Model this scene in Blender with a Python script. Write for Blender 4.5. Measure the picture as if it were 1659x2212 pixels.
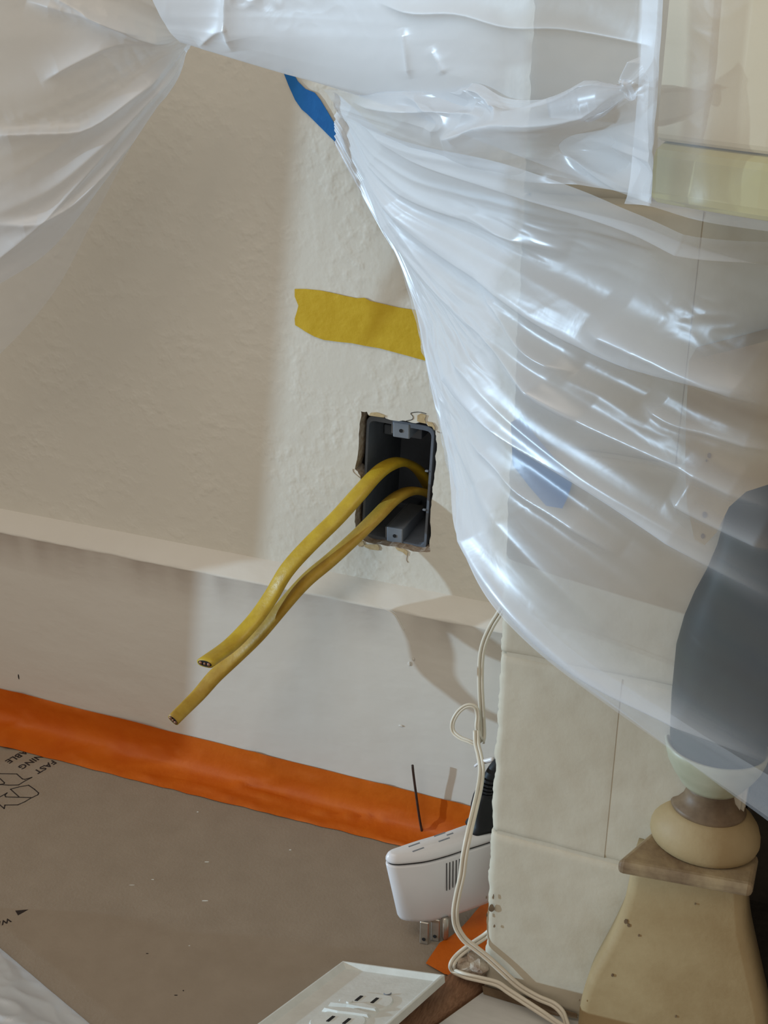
import bpy, bmesh, math, random
import numpy as np
from mathutils import Vector, Matrix
random.seed(7)
scene = bpy.context.scene
for o in list(bpy.data.objects):
    bpy.data.objects.remove(o, do_unlink=True)
COL = scene.collection

# ------------------------------------------------------------------ camera
CAM = np.array([0.27954, -0.72585, 0.60974])
FPX, CX, CY = 2657.0, 829.5, 1106.0
R = np.array([[0.928175210459956, 0.3721137809377406, 0.004702416807955236],
              [0.1589485546002474, -0.38498166111756044, -0.9091339162046789],
              [-0.3364909147036644, 0.8445830063643143, -0.416477381957902]])
cam = bpy.data.cameras.new('camera')
cam_o = bpy.data.objects.new('camera', cam)
COL.objects.link(cam_o)
cam.sensor_fit = 'VERTICAL'
cam.sensor_height = 24.0
cam.lens = FPX / 2212.0 * 24.0
cam.clip_start = 0.01
_bx, _by, _bz = R[0], -R[1], -R[2]
cam_o.matrix_world = Matrix(((_bx[0], _by[0], _bz[0], CAM[0]), (_bx[1], _by[1], _bz[1], CAM[1]),
                             (_bx[2], _by[2], _bz[2], CAM[2]), (0, 0, 0, 1)))
scene.camera = cam_o

# ------------------------------------------------------------------ light
scene.view_settings.view_transform = 'Standard'
scene.view_settings.look = 'None'
scene.view_settings.exposure = 0.27
scene.view_settings.gamma = 1.0
world = bpy.data.worlds.new('room_light')
scene.world = world
world.use_nodes = True
bg = world.node_tree.nodes['Background']
bg.inputs[0].default_value = (1.0, 0.93, 0.84, 1)
bg.inputs[1].default_value = 0.33
# low daylight from the left, cut off by the added wall stub, grazing the wall
sun = bpy.data.lights.new('daylight', 'SUN')
sun.energy = 2.05
sun.angle = math.radians(0.8)
sun.color = (0.54, 0.78, 1.0)
sun_o = bpy.data.objects.new('daylight', sun)
COL.objects.link(sun_o)
_az, _el = math.radians(20), math.radians(3)
SUN = Vector((math.cos(_az) * math.cos(_el), math.sin(_az) * math.cos(_el), -math.sin(_el)))
sun_o.rotation_euler = SUN.to_track_quat('-Z', 'Y').to_euler()
# broad warm ambient light added overhead, behind the camera
al = bpy.data.lights.new('overhead_light', 'AREA')
al.shape = 'DISK'
al.size = 1.2
al.energy = 9
al.color = (1.0, 0.90, 0.77)
al_o = bpy.data.objects.new('overhead_light', al)
COL.objects.link(al_o)
al_o.location = (-0.5, -1.3, 2.3)
al_o.rotation_euler = (Vector((0.05, -0.1, 0.2)) - Vector(al_o.location)).to_track_quat('-Z', 'Y').to_euler()
try:
    scene.cycles.transparent_max_bounces = 10
    scene.cycles.max_bounces = 5
    scene.cycles.diffuse_bounces = 2
    scene.cycles.caustics_reflective = False
    scene.cycles.caustics_refractive = False
except Exception:
    pass


# ------------------------------------------------------------------ helpers
def _ray(px, py):
    d = np.array([(px - CX) / FPX, (py - CY) / FPX, 1.0])
    return R.T @ d


def at(px, py, Y):
    """point on the plane y = Y that the photograph shows at this pixel"""
    d = _ray(px, py)
    return CAM + d * ((Y - CAM[1]) / d[1])


def fl(px, py, Z=0.0):
    d = _ray(px, py)
    return CAM + d * ((Z - CAM[2]) / d[2])


def lin(c):
    return tuple(((v / 12.92) if v <= 0.04045 else ((v + 0.055) / 1.055) ** 2.4) for v in [x / 255 for x in c])


def nd(nt, t, **kw):
    n = nt.nodes.new(t)
    for k, v in kw.items():
        if k.startswith('i_'):
            n.inputs[k[2:].replace('_', ' ')].default_value = v
        else:
            setattr(n, k, v)
    return n


def mat(name, rgb, rough=0.6, var=None, vscale=30, bump=None, metal=0.0, spec=0.4, stretch=None, vdetail=4):
    """procedural material: base colour, a second colour mixed by noise, bump list of (scale, height m, detail)"""
    m = bpy.data.materials.new(name)
    m.use_nodes = True
    nt = m.node_tree
    b = nt.nodes['Principled BSDF']
    b.inputs['Roughness'].default_value = rough
    b.inputs['Metallic'].default_value = metal
    b.inputs['Specular IOR Level'].default_value = spec
    tc = nd(nt, 'ShaderNodeTexCoord')
    src = tc.outputs['Object']
    if stretch:
        mp = nd(nt, 'ShaderNodeMapping')
        mp.inputs['Scale'].default_value = stretch
        nt.links.new(src, mp.inputs[0])
        src = mp.outputs[0]
    if var is None:
        var = tuple(min(255, c * 1.06) for c in rgb)
    n = nd(nt, 'ShaderNodeTexNoise', i_Scale=vscale, i_Detail=vdetail, i_Roughness=0.6)
    nt.links.new(src, n.inputs['Vector'])
    rmp = nd(nt, 'ShaderNodeValToRGB')
    rmp.color_ramp.elements[0].position = 0.35
    rmp.color_ramp.elements[1].position = 0.68
    rmp.color_ramp.elements[0].color = (*lin(rgb), 1)
    rmp.color_ramp.elements[1].color = (*lin(var), 1)
    nt.links.new(n.outputs['Fac'], rmp.inputs[0])
    nt.links.new(rmp.outputs[0], b.inputs['Base Color'])
    prev = None
    for sc_, h, det in (bump or []):
        bn = nd(nt, 'ShaderNodeTexNoise', i_Scale=sc_, i_Detail=det, i_Roughness=0.55)
        nt.links.new(src, bn.inputs['Vector'])
        bp = nd(nt, 'ShaderNodeBump')
        bp.inputs['Strength'].default_value = 1.0
        bp.inputs['Distance'].default_value = h
        nt.links.new(bn.outputs['Fac'], bp.inputs['Height'])
        if prev:
            nt.links.new(prev.outputs[0], bp.inputs['Normal'])
        prev = bp
    if prev:
        nt.links.new(prev.outputs[0], b.inputs['Normal'])
    return m


def obj(name, bm, m, parent=None, smooth=False, loc=None):
    me = bpy.data.meshes.new(name)
    bm.normal_update()
    bm.to_mesh(me)
    bm.free()
    for mm in (m if isinstance(m, (list, tuple)) else [m]):
        me.materials.append(mm)
    if smooth:
        for p in me.polygons:
            p.use_smooth = True
    o = bpy.data.objects.new(name, me)
    COL.objects.link(o)
    if loc is not None:
        o.location = loc
    if parent:
        o.parent = parent
    return o


def thing(name, label, cat, loc=(0, 0, 0), rot=None, group=None):
    o = bpy.data.objects.new(name, None)
    o.empty_display_size = 0.02
    COL.objects.link(o)
    o.location = loc
    if rot is not None:
        o.rotation_euler = rot
    o['label'] = label
    o['category'] = cat
    if group:
        o['group'] = group
    return o


def tag(o, label, cat, group=None):
    o['label'] = label
    o['category'] = cat
    if group:
        o['group'] = group
    return o


def struct(o, label=None):
    o['kind'] = 'structure'
    if label:
        o['label'] = label
    return o


def box(bm, x0, x1, y0, y1, z0, z1, bev=0.0, seg=2):
    r = bmesh.ops.create_cube(bm, size=1.0)
    vs = r['verts']
    for v in vs:
        v.co = Vector(((x0 + x1) / 2 + v.co.x * (x1 - x0), (y0 + y1) / 2 + v.co.y * (y1 - y0),
                       (z0 + z1) / 2 + v.co.z * (z1 - z0)))
    if bev > 0:
        es = list({e for v in vs for e in v.link_edges})
        bmesh.ops.bevel(bm, geom=es, offset=bev, segments=seg, profile=0.5, affect='EDGES')
    return vs


def prism(bm, poly, axis, a, b):
    """poly: list of 2D points; extruded along axis ('x','y','z') from a to b"""
    def mk(p, t):
        if axis == 'z':
            return (p[0], p[1], t)
        if axis == 'y':
            return (p[0], t, p[1])
        return (t, p[0], p[1])
    va = [bm.verts.new(mk(p, a)) for p in poly]
    vb = [bm.verts.new(mk(p, b)) for p in poly]
    n = len(poly)
    bm.faces.new(va)
    bm.faces.new(vb[::-1])
    for i in range(n):
        bm.faces.new((va[i], vb[i], vb[(i + 1) % n], va[(i + 1) % n]))
    bmesh.ops.recalc_face_normals(bm, faces=bm.faces[:])


def lathe(bm, prof, cx, cy, n=48, sy=1.0):
    rings = []
    for r, z in prof:
        rings.append([bm.verts.new((cx + r * math.cos(2 * math.pi * k / n), cy + sy * r * math.sin(2 * math.pi * k / n), z))
                      for k in range(n)])
    for a, b in zip(rings[:-1], rings[1:]):
        for k in range(n):
            bm.faces.new((a[k], a[(k + 1) % n], b[(k + 1) % n], b[k]))
    bm.faces.new(rings[0][::-1])
    bm.faces.new(rings[-1])


def crom(P, n):
    """Catmull-Rom through the first axis of P, n samples"""
    P = np.asarray(P, float)
    K = len(P)
    t = np.linspace(0, K - 1, n)
    i = np.clip(t.astype(int), 0, K - 2)
    f = (t - i).reshape((-1,) + (1,) * (P.ndim - 1))
    pad = np.concatenate([2 * P[:1] - P[1:2], P, 2 * P[-1:] - P[-2:-1]])
    p0, p1, p2, p3 = pad[i], pad[i + 1], pad[i + 2], pad[i + 3]
    return 0.5 * (2 * p1 + (p2 - p0) * f + (2 * p0 - 5 * p1 + 4 * p2 - p3) * f ** 2 + (3 * p1 - p0 - 3 * p2 + p3) * f ** 3)


def pn(x, y, seed=0):
    """numpy gradient noise, about -0.7..0.7"""
    rng = np.random.RandomState(seed)
    perm = rng.permutation(256)
    ang = rng.rand(256) * 2 * np.pi
    xi = np.floor(x).astype(int)
    yi = np.floor(y).astype(int)
    xf, yf = x - xi, y - yi

    def g(ix, iy, dx, dy):
        a = ang[perm[(perm[ix & 255] + iy) & 255]]
        return np.cos(a) * dx + np.sin(a) * dy
    u = xf ** 3 * (xf * (xf * 6 - 15) + 10)
    v = yf ** 3 * (yf * (yf * 6 - 15) + 10)
    a = g(xi, yi, xf, yf) * (1 - u) + g(xi + 1, yi, xf - 1, yf) * u
    b = g(xi, yi + 1, xf, yf - 1) * (1 - u) + g(xi + 1, yi + 1, xf - 1, yf - 1) * u
    return a * (1 - v) + b * v


def grid_obj(name, P, m, parent=None, smooth=True):
    nv, nu = P.shape[:2]
    me = bpy.data.meshes.new(name)
    idx = np.arange(nv * nu).reshape(nv, nu)
    f = np.stack([idx[:-1, :-1], idx[:-1, 1:], idx[1:, 1:], idx[1:, :-1]], -1).reshape(-1, 4)
    me.from_pydata(P.reshape(-1, 3).tolist(), [], f.tolist())
    me.materials.append(m)
    if smooth:
        me.polygons.foreach_set('use_smooth', [True] * len(me.polygons))
    o = bpy.data.objects.new(name, me)
    COL.objects.link(o)
    if parent:
        o.parent = parent
    return o


def tube(bm, pts, rad, n=10, flat=None, cap=True):
    """sweep; rad scalar or list; flat = list of (a, b, twist) half sizes for an oval section"""
    P = [Vector(p) for p in pts]
    rings = []
    up = Vector((0.3, 0.9, 0.2)).normalized()
    for i, p in enumerate(P):
        t = (P[min(i + 1, len(P) - 1)] - P[max(i - 1, 0)]).normalized()
        up = (up - t * up.dot(t)).normalized()
        s = t.cross(up)
        if flat:
            a, b, tw = flat[i]
        else:
            a = b = rad[i] if isinstance(rad, (list, tuple)) else rad
            tw = 0
        ring = []
        for k in range(n):
            an = 2 * math.pi * k / n
            ca, sa = math.cos(an), math.sin(an)
            if flat:
                ca = math.copysign(abs(ca) ** 0.75, ca)
                sa = math.copysign(abs(sa) ** 0.75, sa)
            x, y = a * ca, b * sa
            x, y = x * math.cos(tw) - y * math.sin(tw), x * math.sin(tw) + y * math.cos(tw)
            ring.append(bm.verts.new(p + s * x + up * y))
        rings.append(ring)
    for r0, r1 in zip(rings[:-1], rings[1:]):
        for k in range(n):
            bm.faces.new((r0[k], r0[(k + 1) % n], r1[(k + 1) % n], r1[k]))
    if cap:
        bm.faces.new(rings[0][::-1])
        bm.faces.new(rings[-1])
    return rings


def strip_mesh(bm, polys, thick=0.0003, direction=(0, -1, 0)):
    """solid from a closed 3D polygon, thickened along direction"""
    d = Vector(direction) * thick
    a = [bm.verts.new(Vector(p)) for p in polys]
    b = [bm.verts.new(Vector(p) + d) for p in polys]
    n = len(polys)
    bm.faces.new(b)
    bm.faces.new(a[::-1])
    for i in range(n):
        bm.faces.new((a[i], a[(i + 1) % n], b[(i + 1) % n], b[i]))
    bmesh.ops.recalc_face_normals(bm, faces=bm.faces[:])


# ------------------------------------------------------------------ materials
def wall_material():
    m = mat('wall_paint', (222, 216, 203), rough=0.62, var=(229, 223, 210), vscale=6, spec=0.3)
    nt = m.node_tree
    b = nt.nodes['Principled BSDF']
    tc = nd(nt, 'ShaderNodeTexCoord')
    # soft sprayed texture: flattened islands plus fine grain
    n1 = nd(nt, 'ShaderNodeTexNoise', i_Scale=115, i_Detail=2.0, i_Roughness=0.45, i_Distortion=0.0)
    n2 = nd(nt, 'ShaderNodeTexNoise', i_Scale=24, i_Detail=2, i_Roughness=0.5)
    n3 = nd(nt, 'ShaderNodeTexNoise', i_Scale=320, i_Detail=2, i_Roughness=0.5)
    for n in (n1, n2, n3):
        nt.links.new(tc.outputs['Object'], n.inputs['Vector'])
    r1 = nd(nt, 'ShaderNodeValToRGB')
    r1.color_ramp.interpolation = 'EASE'
    r1.color_ramp.elements[0].position = 0.36
    r1.color_ramp.elements[1].position = 0.78
    nt.links.new(n1.outputs['Fac'], r1.inputs[0])
    r2 = nd(nt, 'ShaderNodeValToRGB')
    r2.color_ramp.elements[0].position = 0.3
    r2.color_ramp.elements[1].position = 0.65
    nt.links.new(n2.outputs['Fac'], r2.inputs[0])
    mu = nd(nt, 'ShaderNodeMath', operation='MULTIPLY')
    nt.links.new(r1.outputs[0], mu.inputs[0])
    nt.links.new(r2.outputs[0], mu.inputs[1])
    ad = nd(nt, 'ShaderNodeMath', operation='MULTIPLY_ADD')
    ad.inputs[1].default_value = 0.18
    nt.links.new(n3.outputs['Fac'], ad.inputs[0])
    nt.links.new(mu.outputs[0], ad.inputs[2])
    bp = nd(nt, 'ShaderNodeBump')
    bp.inputs['Strength'].default_value = 1.0
    bp.inputs['Distance'].default_value = 0.0005
    nt.links.new(ad.outputs[0], bp.inputs['Height'])
    nt.links.new(bp.outputs[0], b.inputs['Normal'])
    return m


def film_material(name, opacity=0.5, gloss=0.12, rough=0.34, tint=(236, 238, 242), bump=0.0004):
    """thin milky polythene: part clear, part scattering both ways, with a soft sheen"""
    m = bpy.data.materials.new(name)
    m.use_nodes = True
    nt = m.node_tree
    nt.nodes.clear()
    out = nd(nt, 'ShaderNodeOutputMaterial')
    tc = nd(nt, 'ShaderNodeTexCoord')
    n = nd(nt, 'ShaderNodeTexNoise', i_Scale=40, i_Detail=3, i_Roughness=0.55, i_Distortion=0.8)
    nt.links.new(tc.outputs['Object'], n.inputs['Vector'])
    bp = nd(nt, 'ShaderNodeBump')
    bp.inputs['Strength'].default_value = 0.7
    bp.inputs['Distance'].default_value = bump
    nt.links.new(n.outputs['Fac'], bp.inputs['Height'])
    dif = nd(nt, 'ShaderNodeBsdfDiffuse')
    dif.inputs['Color'].default_value = (*lin(tint), 1)
    tr = nd(nt, 'ShaderNodeBsdfTranslucent')
    tr.inputs['Color'].default_value = (*lin(tint), 1)
    gl = nd(nt, 'ShaderNodeBsdfGlossy')
    gl.inputs['Color'].default_value = (0.95, 0.96, 1, 1)
    gl.inputs['Roughness'].default_value = rough
    for s in (dif, tr, gl):
        nt.links.new(bp.outputs[0], s.inputs['Normal'])
    m1 = nd(nt, 'ShaderNodeMixShader')
    m1.inputs[0].default_value = 0.26
    nt.links.new(dif.outputs[0], m1.inputs[1])
    nt.links.new(tr.outputs[0], m1.inputs[2])
    m2 = nd(nt, 'ShaderNodeMixShader')
    m2.inputs[0].default_value = gloss
    nt.links.new(m1.outputs[0], m2.inputs[1])
    nt.links.new(gl.outputs[0], m2.inputs[2])
    tp = nd(nt, 'ShaderNodeBsdfTransparent')
    m3 = nd(nt, 'ShaderNodeMixShader')
    # film brightness painted as opacity, plus plies where it gathers: opacity = 1 - clear ** plies
    pa_ = nd(nt, 'ShaderNodeAttribute', attribute_name='ply')
    pw = nd(nt, 'ShaderNodeMath', operation='POWER')
    pw.inputs[0].default_value = 1 - opacity
    nt.links.new(pa_.outputs['Fac'], pw.inputs[1])
    iv = nd(nt, 'ShaderNodeMath', operation='SUBTRACT')
    iv.inputs[0].default_value = 1.0
    nt.links.new(pw.outputs[0], iv.inputs[1])
    nt.links.new(iv.outputs[0], m3.inputs[0])
    nt.links.new(tp.outputs[0], m3.inputs[1])
    nt.links.new(m2.outputs[0], m3.inputs[2])
    nt.links.new(m3.outputs[0], out.inputs['Surface'])
    return m


M = {}
M['wall'] = wall_material()
M['gypsum'] = mat('broken_gypsum', (150, 128, 108), 0.9, (196, 182, 165), 220, [(300, 0.0006, 3)])
M['cavity'] = mat('wall_cavity', (60, 52, 44), 0.9)
M['paper_tan'] = mat('torn_paper', (205, 182, 140), 0.85, (186, 160, 118), 300, [(400, 0.0003, 2)])
M['baseboard'] = mat('baseboard_paint', (220, 213, 202), 0.45, (226, 220, 210), 9, [(60, 0.0006, 3), (14, 0.0012, 2)], spec=0.4, stretch=(0.5, 1, 1))
M['breast'] = mat('masonry_paint', (196, 185, 164), 0.7, (203, 193, 173), 18, [(110, 0.0003, 3), (26, 0.0006, 2)], spec=0.3)
M['mortar'] = mat('crumbled_mortar', (196, 184, 166), 0.9, (140, 112, 92), 120, [(160, 0.002, 4)])
M['soot'] = mat('firebox_brick', (74, 66, 54), 0.9, (52, 46, 38), 20, [(60, 0.002, 3)])
M['stone'] = mat('cream_stone', (170, 147, 108), 0.6, (156, 131, 92), 24, [(120, 0.0003, 3)], spec=0.35)
M['stone_aged'] = mat('aged_stone', (168, 147, 113), 0.55, (118, 96, 74), 45, [(120, 0.0003, 3)], spec=0.35)
M['stone_brown'] = mat('brown_glaze', (126, 104, 80), 0.5, (96, 76, 56), 60, spec=0.3)
M['stone_green'] = mat('pale_green_stone', (176, 172, 148), 0.45, (160, 158, 132), 40, spec=0.5)
M['marble'] = mat('dark_green_marble', (30, 37, 22), 0.5, (12, 16, 10), 38, spec=0.25, vdetail=8)
M['mantel'] = mat('mantel_cream', (208, 188, 150), 0.5, (200, 179, 140), 8, spec=0.4)
M['mantel_lip'] = mat('mantel_lip_yellow', (186, 172, 104), 0.5, (172, 156, 92), 20, spec=0.4)
M['board'] = mat('kraft_board', (152, 137, 120), 0.8, (158, 143, 126), 40, [(500, 0.00015, 3)], spec=0.2)
M['ink'] = mat('black_print', (44, 34, 30), 0.8)
M['floor'] = mat('floor_wood', (120, 88, 60), 0.5, (98, 70, 46), 30, stretch=(1, 12, 1))
M['orange'] = mat('orange_tape', (210, 106, 18), 0.5, (200, 94, 12), 30, [(160, 0.0003, 3)], spec=0.35)
M['blue'] = mat('blue_tape', (30, 112, 182), 0.6, (24, 100, 170), 60, [(500, 0.0001, 2)], spec=0.3)
M['yellow_tape'] = mat('yellow_tape', (214, 178, 44), 0.55, (204, 166, 30), 50, [(130, 0.0006, 3)], spec=0.35)
M['cable'] = mat('yellow_jacket', (196, 164, 44), 0.42, (178, 144, 34), 90, [(260, 0.0003, 3)], spec=0.45)
M['cable2'] = mat('dusty_yellow_jacket', (190, 156, 60), 0.5, (168, 130, 40), 70, [(260, 0.0003, 3)], spec=0.4)
M['copper'] = mat('cut_copper', (168, 118, 90), 0.4, (110, 74, 56), 700, metal=0.4)
M['boxgrey'] = mat('grey_box_plastic', (108, 114, 124), 0.55, (98, 104, 112), 60, [(300, 0.0002, 2)], spec=0.35)
M['boxtab'] = mat('grey_tab_plastic', (136, 141, 148), 0.5, (124, 129, 136), 60, spec=0.4)
M['hole'] = mat('dark_slot', (26, 24, 23), 0.8)
M['white'] = mat('white_plastic', (226, 222, 222), 0.3, (230, 226, 226), 20, spec=0.45)
M['plate'] = mat('plate_plastic', (222, 224, 218), 0.4, (212, 213, 206), 60, [(200, 0.0002, 3)], spec=0.4)
M['black'] = mat('black_rubber', (24, 24, 26), 0.55, (30, 30, 32), 60, spec=0.35)
M['metal'] = mat('prong_metal', (190, 182, 170), 0.35, (170, 160, 146), 90, metal=0.7)
M['cord'] = mat('cord_vinyl', (222, 212, 194), 0.4, (214, 203, 184), 60, spec=0.4)
M['rod'] = mat('dark_rod', (72, 54, 46), 0.55, (54, 40, 34), 200)
M['wood'] = mat('oak_strip', (150, 112, 84), 0.55, (118, 84, 60), 60, [(120, 0.0003, 3)], stretch=(14, 2.2, 14))
M['tile'] = mat('hearth_tile', (214, 212, 206), 0.4, (196, 194, 188), 14, stretch=(1.2, 6, 1), spec=0.4)
M['film'] = film_material('clear_film', 0.27, gloss=0.10, rough=0.34)
M['film_thin'] = film_material('thin_film', 0.24, gloss=0.07, rough=0.38)
M['film_dense'] = film_material('dense_film', 0.34, gloss=0.09, rough=0.36)
M['film_left'] = film_material('left_film', 0.35, gloss=0.08, rough=0.38)
M['film_white'] = film_material('white_film', 0.93, gloss=0.1, tint=(226, 229, 232))

# ------------------------------------------------------------------ back wall with its broken opening
z4 = lambda x, y: (700 + x / 4.1475, 850 + y / 4.1475)
HOLE = [(330, 160), (382, 162), (402, 195), (470, 200), (530, 212), (562, 226), (640, 244), (735, 246), (800, 264), (860, 258),
        (920, 272), (930, 292), (975, 298), (997, 332), (1004, 380), (1012, 480), (996, 560), (1002, 640), (988, 760), (970, 840),
        (976, 900), (962, 1000), (952, 1100), (958, 1250), (944, 1340), (950, 1420), (880, 1420), (800, 1416), (730, 1392),
        (650, 1374), (570, 1368), (500, 1350), (420, 1342), (350, 1312), (300, 1312), (288, 1240), (274, 1150), (284, 1050),
        (300, 960), (308, 850), (330, 760), (302, 700), (276, 680), (300, 560), (312, 400), (318, 300), (330, 220)]
hole = [at(*z4(*p), 0.0) for p in HOLE]
hole2 = []
for i, p in enumerate(hole):                       # roughen the break between the traced corners
    q = hole[(i + 1) % len(hole)]
    hole2.append((p[0], p[2]))
    for t in (0.35, 0.7):
        hole2.append((p[0] + (q[0] - p[0]) * t + random.uniform(-.0004, .0004), p[2] + (q[2] - p[2]) * t + random.uniform(-.0004, .0004)))
bm = bmesh.new()
X0, X1, ZT = -0.56, 0.20, 1.0
outer = [bm.verts.new((x, 0, z)) for x, z in ((X0, 0), (X1, 0), (X1, ZT), (X0, ZT))]
inner = [bm.verts.new((x, 0, z)) for x, z in hole2]
edges = [bm.edges.new((outer[i], outer[(i + 1) % 4])) for i in range(4)]
ie = [bm.edges.new((inner[i], inner[(i + 1) % len(inner)])) for i in range(len(inner))]
bmesh.ops.triangle_fill(bm, edges=edges + ie, use_beauty=True, normal=(0, -1, 0))
for f in bm.faces[:]:
    c = f.calc_center_median()
cx0 = sum(p[0] for p in hole2) / len(hole2)
cz0 = sum(p[1] for p in hole2) / len(hole2)
back = []
for v in inner:
    s = random.uniform(0.985, 1.0)
    back.append(bm.verts.new((cx0 + (v.co.x - cx0) * s, 0.0125, cz0 + (v.co.z - cz0) * s)))
for i in range(len(inner)):
    f = bm.faces.new((inner[i], inner[(i + 1) % len(inner)], back[(i + 1) % len(inner)], back[i]))
    f.material_index = 1
# closed stud bay added behind the board to keep world light out
cb = box(bm, -0.12, 0.12, 0.0126, 0.105, 0.12, 0.43)
for f in {f for v in cb for f in v.link_faces}:
    f.material_index = 2
    if f.calc_center_median().y < 0.02:
        bm.faces.remove(f)
wb = struct(obj('wall_back', bm, [M['wall'], M['gypsum'], M['cavity']]), 'cream textured plaster wall with a ragged rectangular hole')
# flaps and chips of torn paper around the break (flat pieces lying on the wall)
CHIPS = [[(838, 195), (870, 178), (915, 195), (902, 232), (915, 268), (862, 258), (836, 246)],
         [(420, 172), (470, 168), (545, 195), (540, 214), (470, 205), (402, 195)],
         [(352, 1352), (480, 1350), (500, 1382), (490, 1404), (420, 1396), (372, 1376)],
         [(640, 1376), (720, 1392), (752, 1420), (744, 1452), (706, 1420), (660, 1402)],
         [(922, 252), (968, 258), (996, 300), (990, 330), (970, 296), (932, 288)],
         [(296, 1316), (350, 1318), (360, 1352), (320, 1372), (298, 1350)]]
for c in CHIPS:
    bm = bmesh.new()
    strip_mesh(bm, [at(*z4(*p), -0.0002) for p in c], 0.0005)
    obj('torn_paper', bm, M['paper_tan'], wb)
# hairline cracks in the paint by the corners of the hole
for pts in ([(735, 246), (790, 232), (796, 205), (776, 176), (850, 166), (915, 182)],
            [(330, 760), (290, 730), (262, 700), (258, 676)],
            [(744, 1452), (738, 1490), (752, 1515)],
            [(1010, 340), (1040, 352), (1070, 344)]):
    bm = bmesh.new()
    P = [at(*z4(*p), -0.0002) for p in pts]
    tube(bm, crom(P, 14), 0.00020, 6)
    obj('paint_crack', bm, M['hole'] if len(pts) > 4 else M['gypsum'], wb)

# ------------------------------------------------------------------ baseboard
def baseboard():
    prof = [(0.0, 0.1965), (-0.0020, 0.1955), (-0.0060, 0.1930), (-0.0110, 0.1892), (-0.0154, 0.1857), (-0.0163, 0.1848), (-0.0164, 0.1838),
            (-0.0157, 0.1830), (-0.0155, 0.150), (-0.0156, 0.110), (-0.0156, 0.070), (-0.0156, 0.03), (-0.0158, 0.0)]
    pr = np.array(prof)
    xs = np.linspace(-0.56, 0.1205, 240)
    P = np.zeros((len(pr), len(xs), 3))
    for i, (y, z) in enumerate(prof):
        w = 0.0007 if i < 7 else 0.0005
        P[i, :, 0] = xs
        P[i, :, 1] = y + w * pn(xs * 40 + i * 0.7, np.full_like(xs, i * 0.45), 3) * (0 if i == 0 else 1)
        P[i, :, 2] = z + (0.0012 * pn(xs * 55, np.full_like(xs, i * 0.5 + 9), 4) if 1 < i < 7 else 0)
    return grid_obj('baseboard_back', P, M['baseboard'])
bb = struct(baseboard(), 'tall cream painted baseboard with a bevelled top')
# dried drips, nicks and a crack in the paint
bm = bmesh.new()
tube(bm, crom([at(x, y, -0.0160) for x, y in [(790, 1308), (826, 1314), (850, 1326), (862, 1342), (872, 1360)]], 16), 0.0005, 6)
obj('paint_crack', bm, M['baseboard'], bb)
for px, py, w, h in ((866, 1568, 6, 2.6), (884, 1434, 3.5, 6), (893, 1424, 3, 4), (40, 1462, 1.6, 8)):
    bm = bmesh.new()
    bmesh.ops.create_uvsphere(bm, u_segments=10, v_segments=6, radius=1)
    p = at(px, py, -0.0160)
    for v in bm.verts:
        v.co = Vector((p[0] + v.co.x * w * .00032, p[1] + v.co.y * 0.0003, p[2] + v.co.z * h * .00032))
    obj('paint_nib', bm, M['baseboard'] if px > 60 else M['hole'], bb, True)

# ------------------------------------------------------------------ unseen left wall stub, added to cast the back wall's shadow edge
bm = bmesh.new()
JY = -0.1718
vs = box(bm, -0.66, -0.555, JY, 0.0, -0.004, 1.0)
for v in vs:
    if v.co.y < -0.03:
        v.co.y -= (v.co.z - 0.41) * 0.047  # front edge tilted so the cast shadow edge slants
struct(obj('shadow_stub', bm, M['wall']), 'unseen cream wall stub added to cast the shadow edge on the back wall')

# ------------------------------------------------------------------ floor, board, hearth, wood strip
def ln(p, d, y):
    return (p[0] + d[0] * (y - p[1]) / d[1], y)
SA, SB = (0.0978, -0.1465), (0.1195, -0.1565)
SD = (0.4515, 0.892)
bm = bmesh.new()
prism(bm, [(-0.66, 0.0), (-0.66, -1.6), (1.0, -1.6), (1.0, 0.0)], 'z', -0.03, -0.0022)
struct(obj('floor', bm, M['floor']), 'wooden floor under the protection board')
bm = bmesh.new()
prism(bm, [(-0.55, -0.0165), (-0.55, -1.5), ln(SA, SD, -1.5), ln(SA, SD, -0.11), (0.113, -0.0165)], 'z', -0.0022, 0.0)
board = tag(obj('floor_protection_board', bm, M['board']), 'grey-brown kraft floor protection board with black print lying along the baseboard', 'floor board')
bm = bmesh.new()
prism(bm, [ln(SB, SD, -0.14), ln(SB, SD, -1.5), (0.9, -1.5), (0.9, -0.14)], 'z', -0.0022, -0.0004)
hearth = struct(obj('floor_hearth', bm, M['tile']), 'pale grey hearth tile in front of the chimney')
bm = bmesh.new()
n_ = 26
rows = []
for y in np.linspace(-0.128, -0.6, n_):
    a, b = ln(SA, SD, y), ln(SB, SD, y)
    row = []
    for t, z in ((0, 0.0002), (0.04, 0.0032), (0.16, 0.0058), (0.35, 0.0070), (0.62, 0.0066), (0.82, 0.0046), (0.95, 0.0018), (1.0, -0.002)):
        row.append((a[0] + (b[0] - a[0]) * t, y + 0.004 * t, z - 0.0004))
    rows.append(row)
g = [[bm.verts.new(p) for p in r] for r in rows]
for i in range(n_ - 1):
    for k in range(7):
        bm.faces.new((g[i][k], g[i][k + 1], g[i + 1][k + 1], g[i + 1][k]))
bm.faces.new(g[0])
bmesh.ops.recalc_face_normals(bm, faces=bm.faces[:])
struct(obj('trim_1', bm, M['wood'], smooth=True), 'brown wooden threshold strip between board and hearth')

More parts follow.
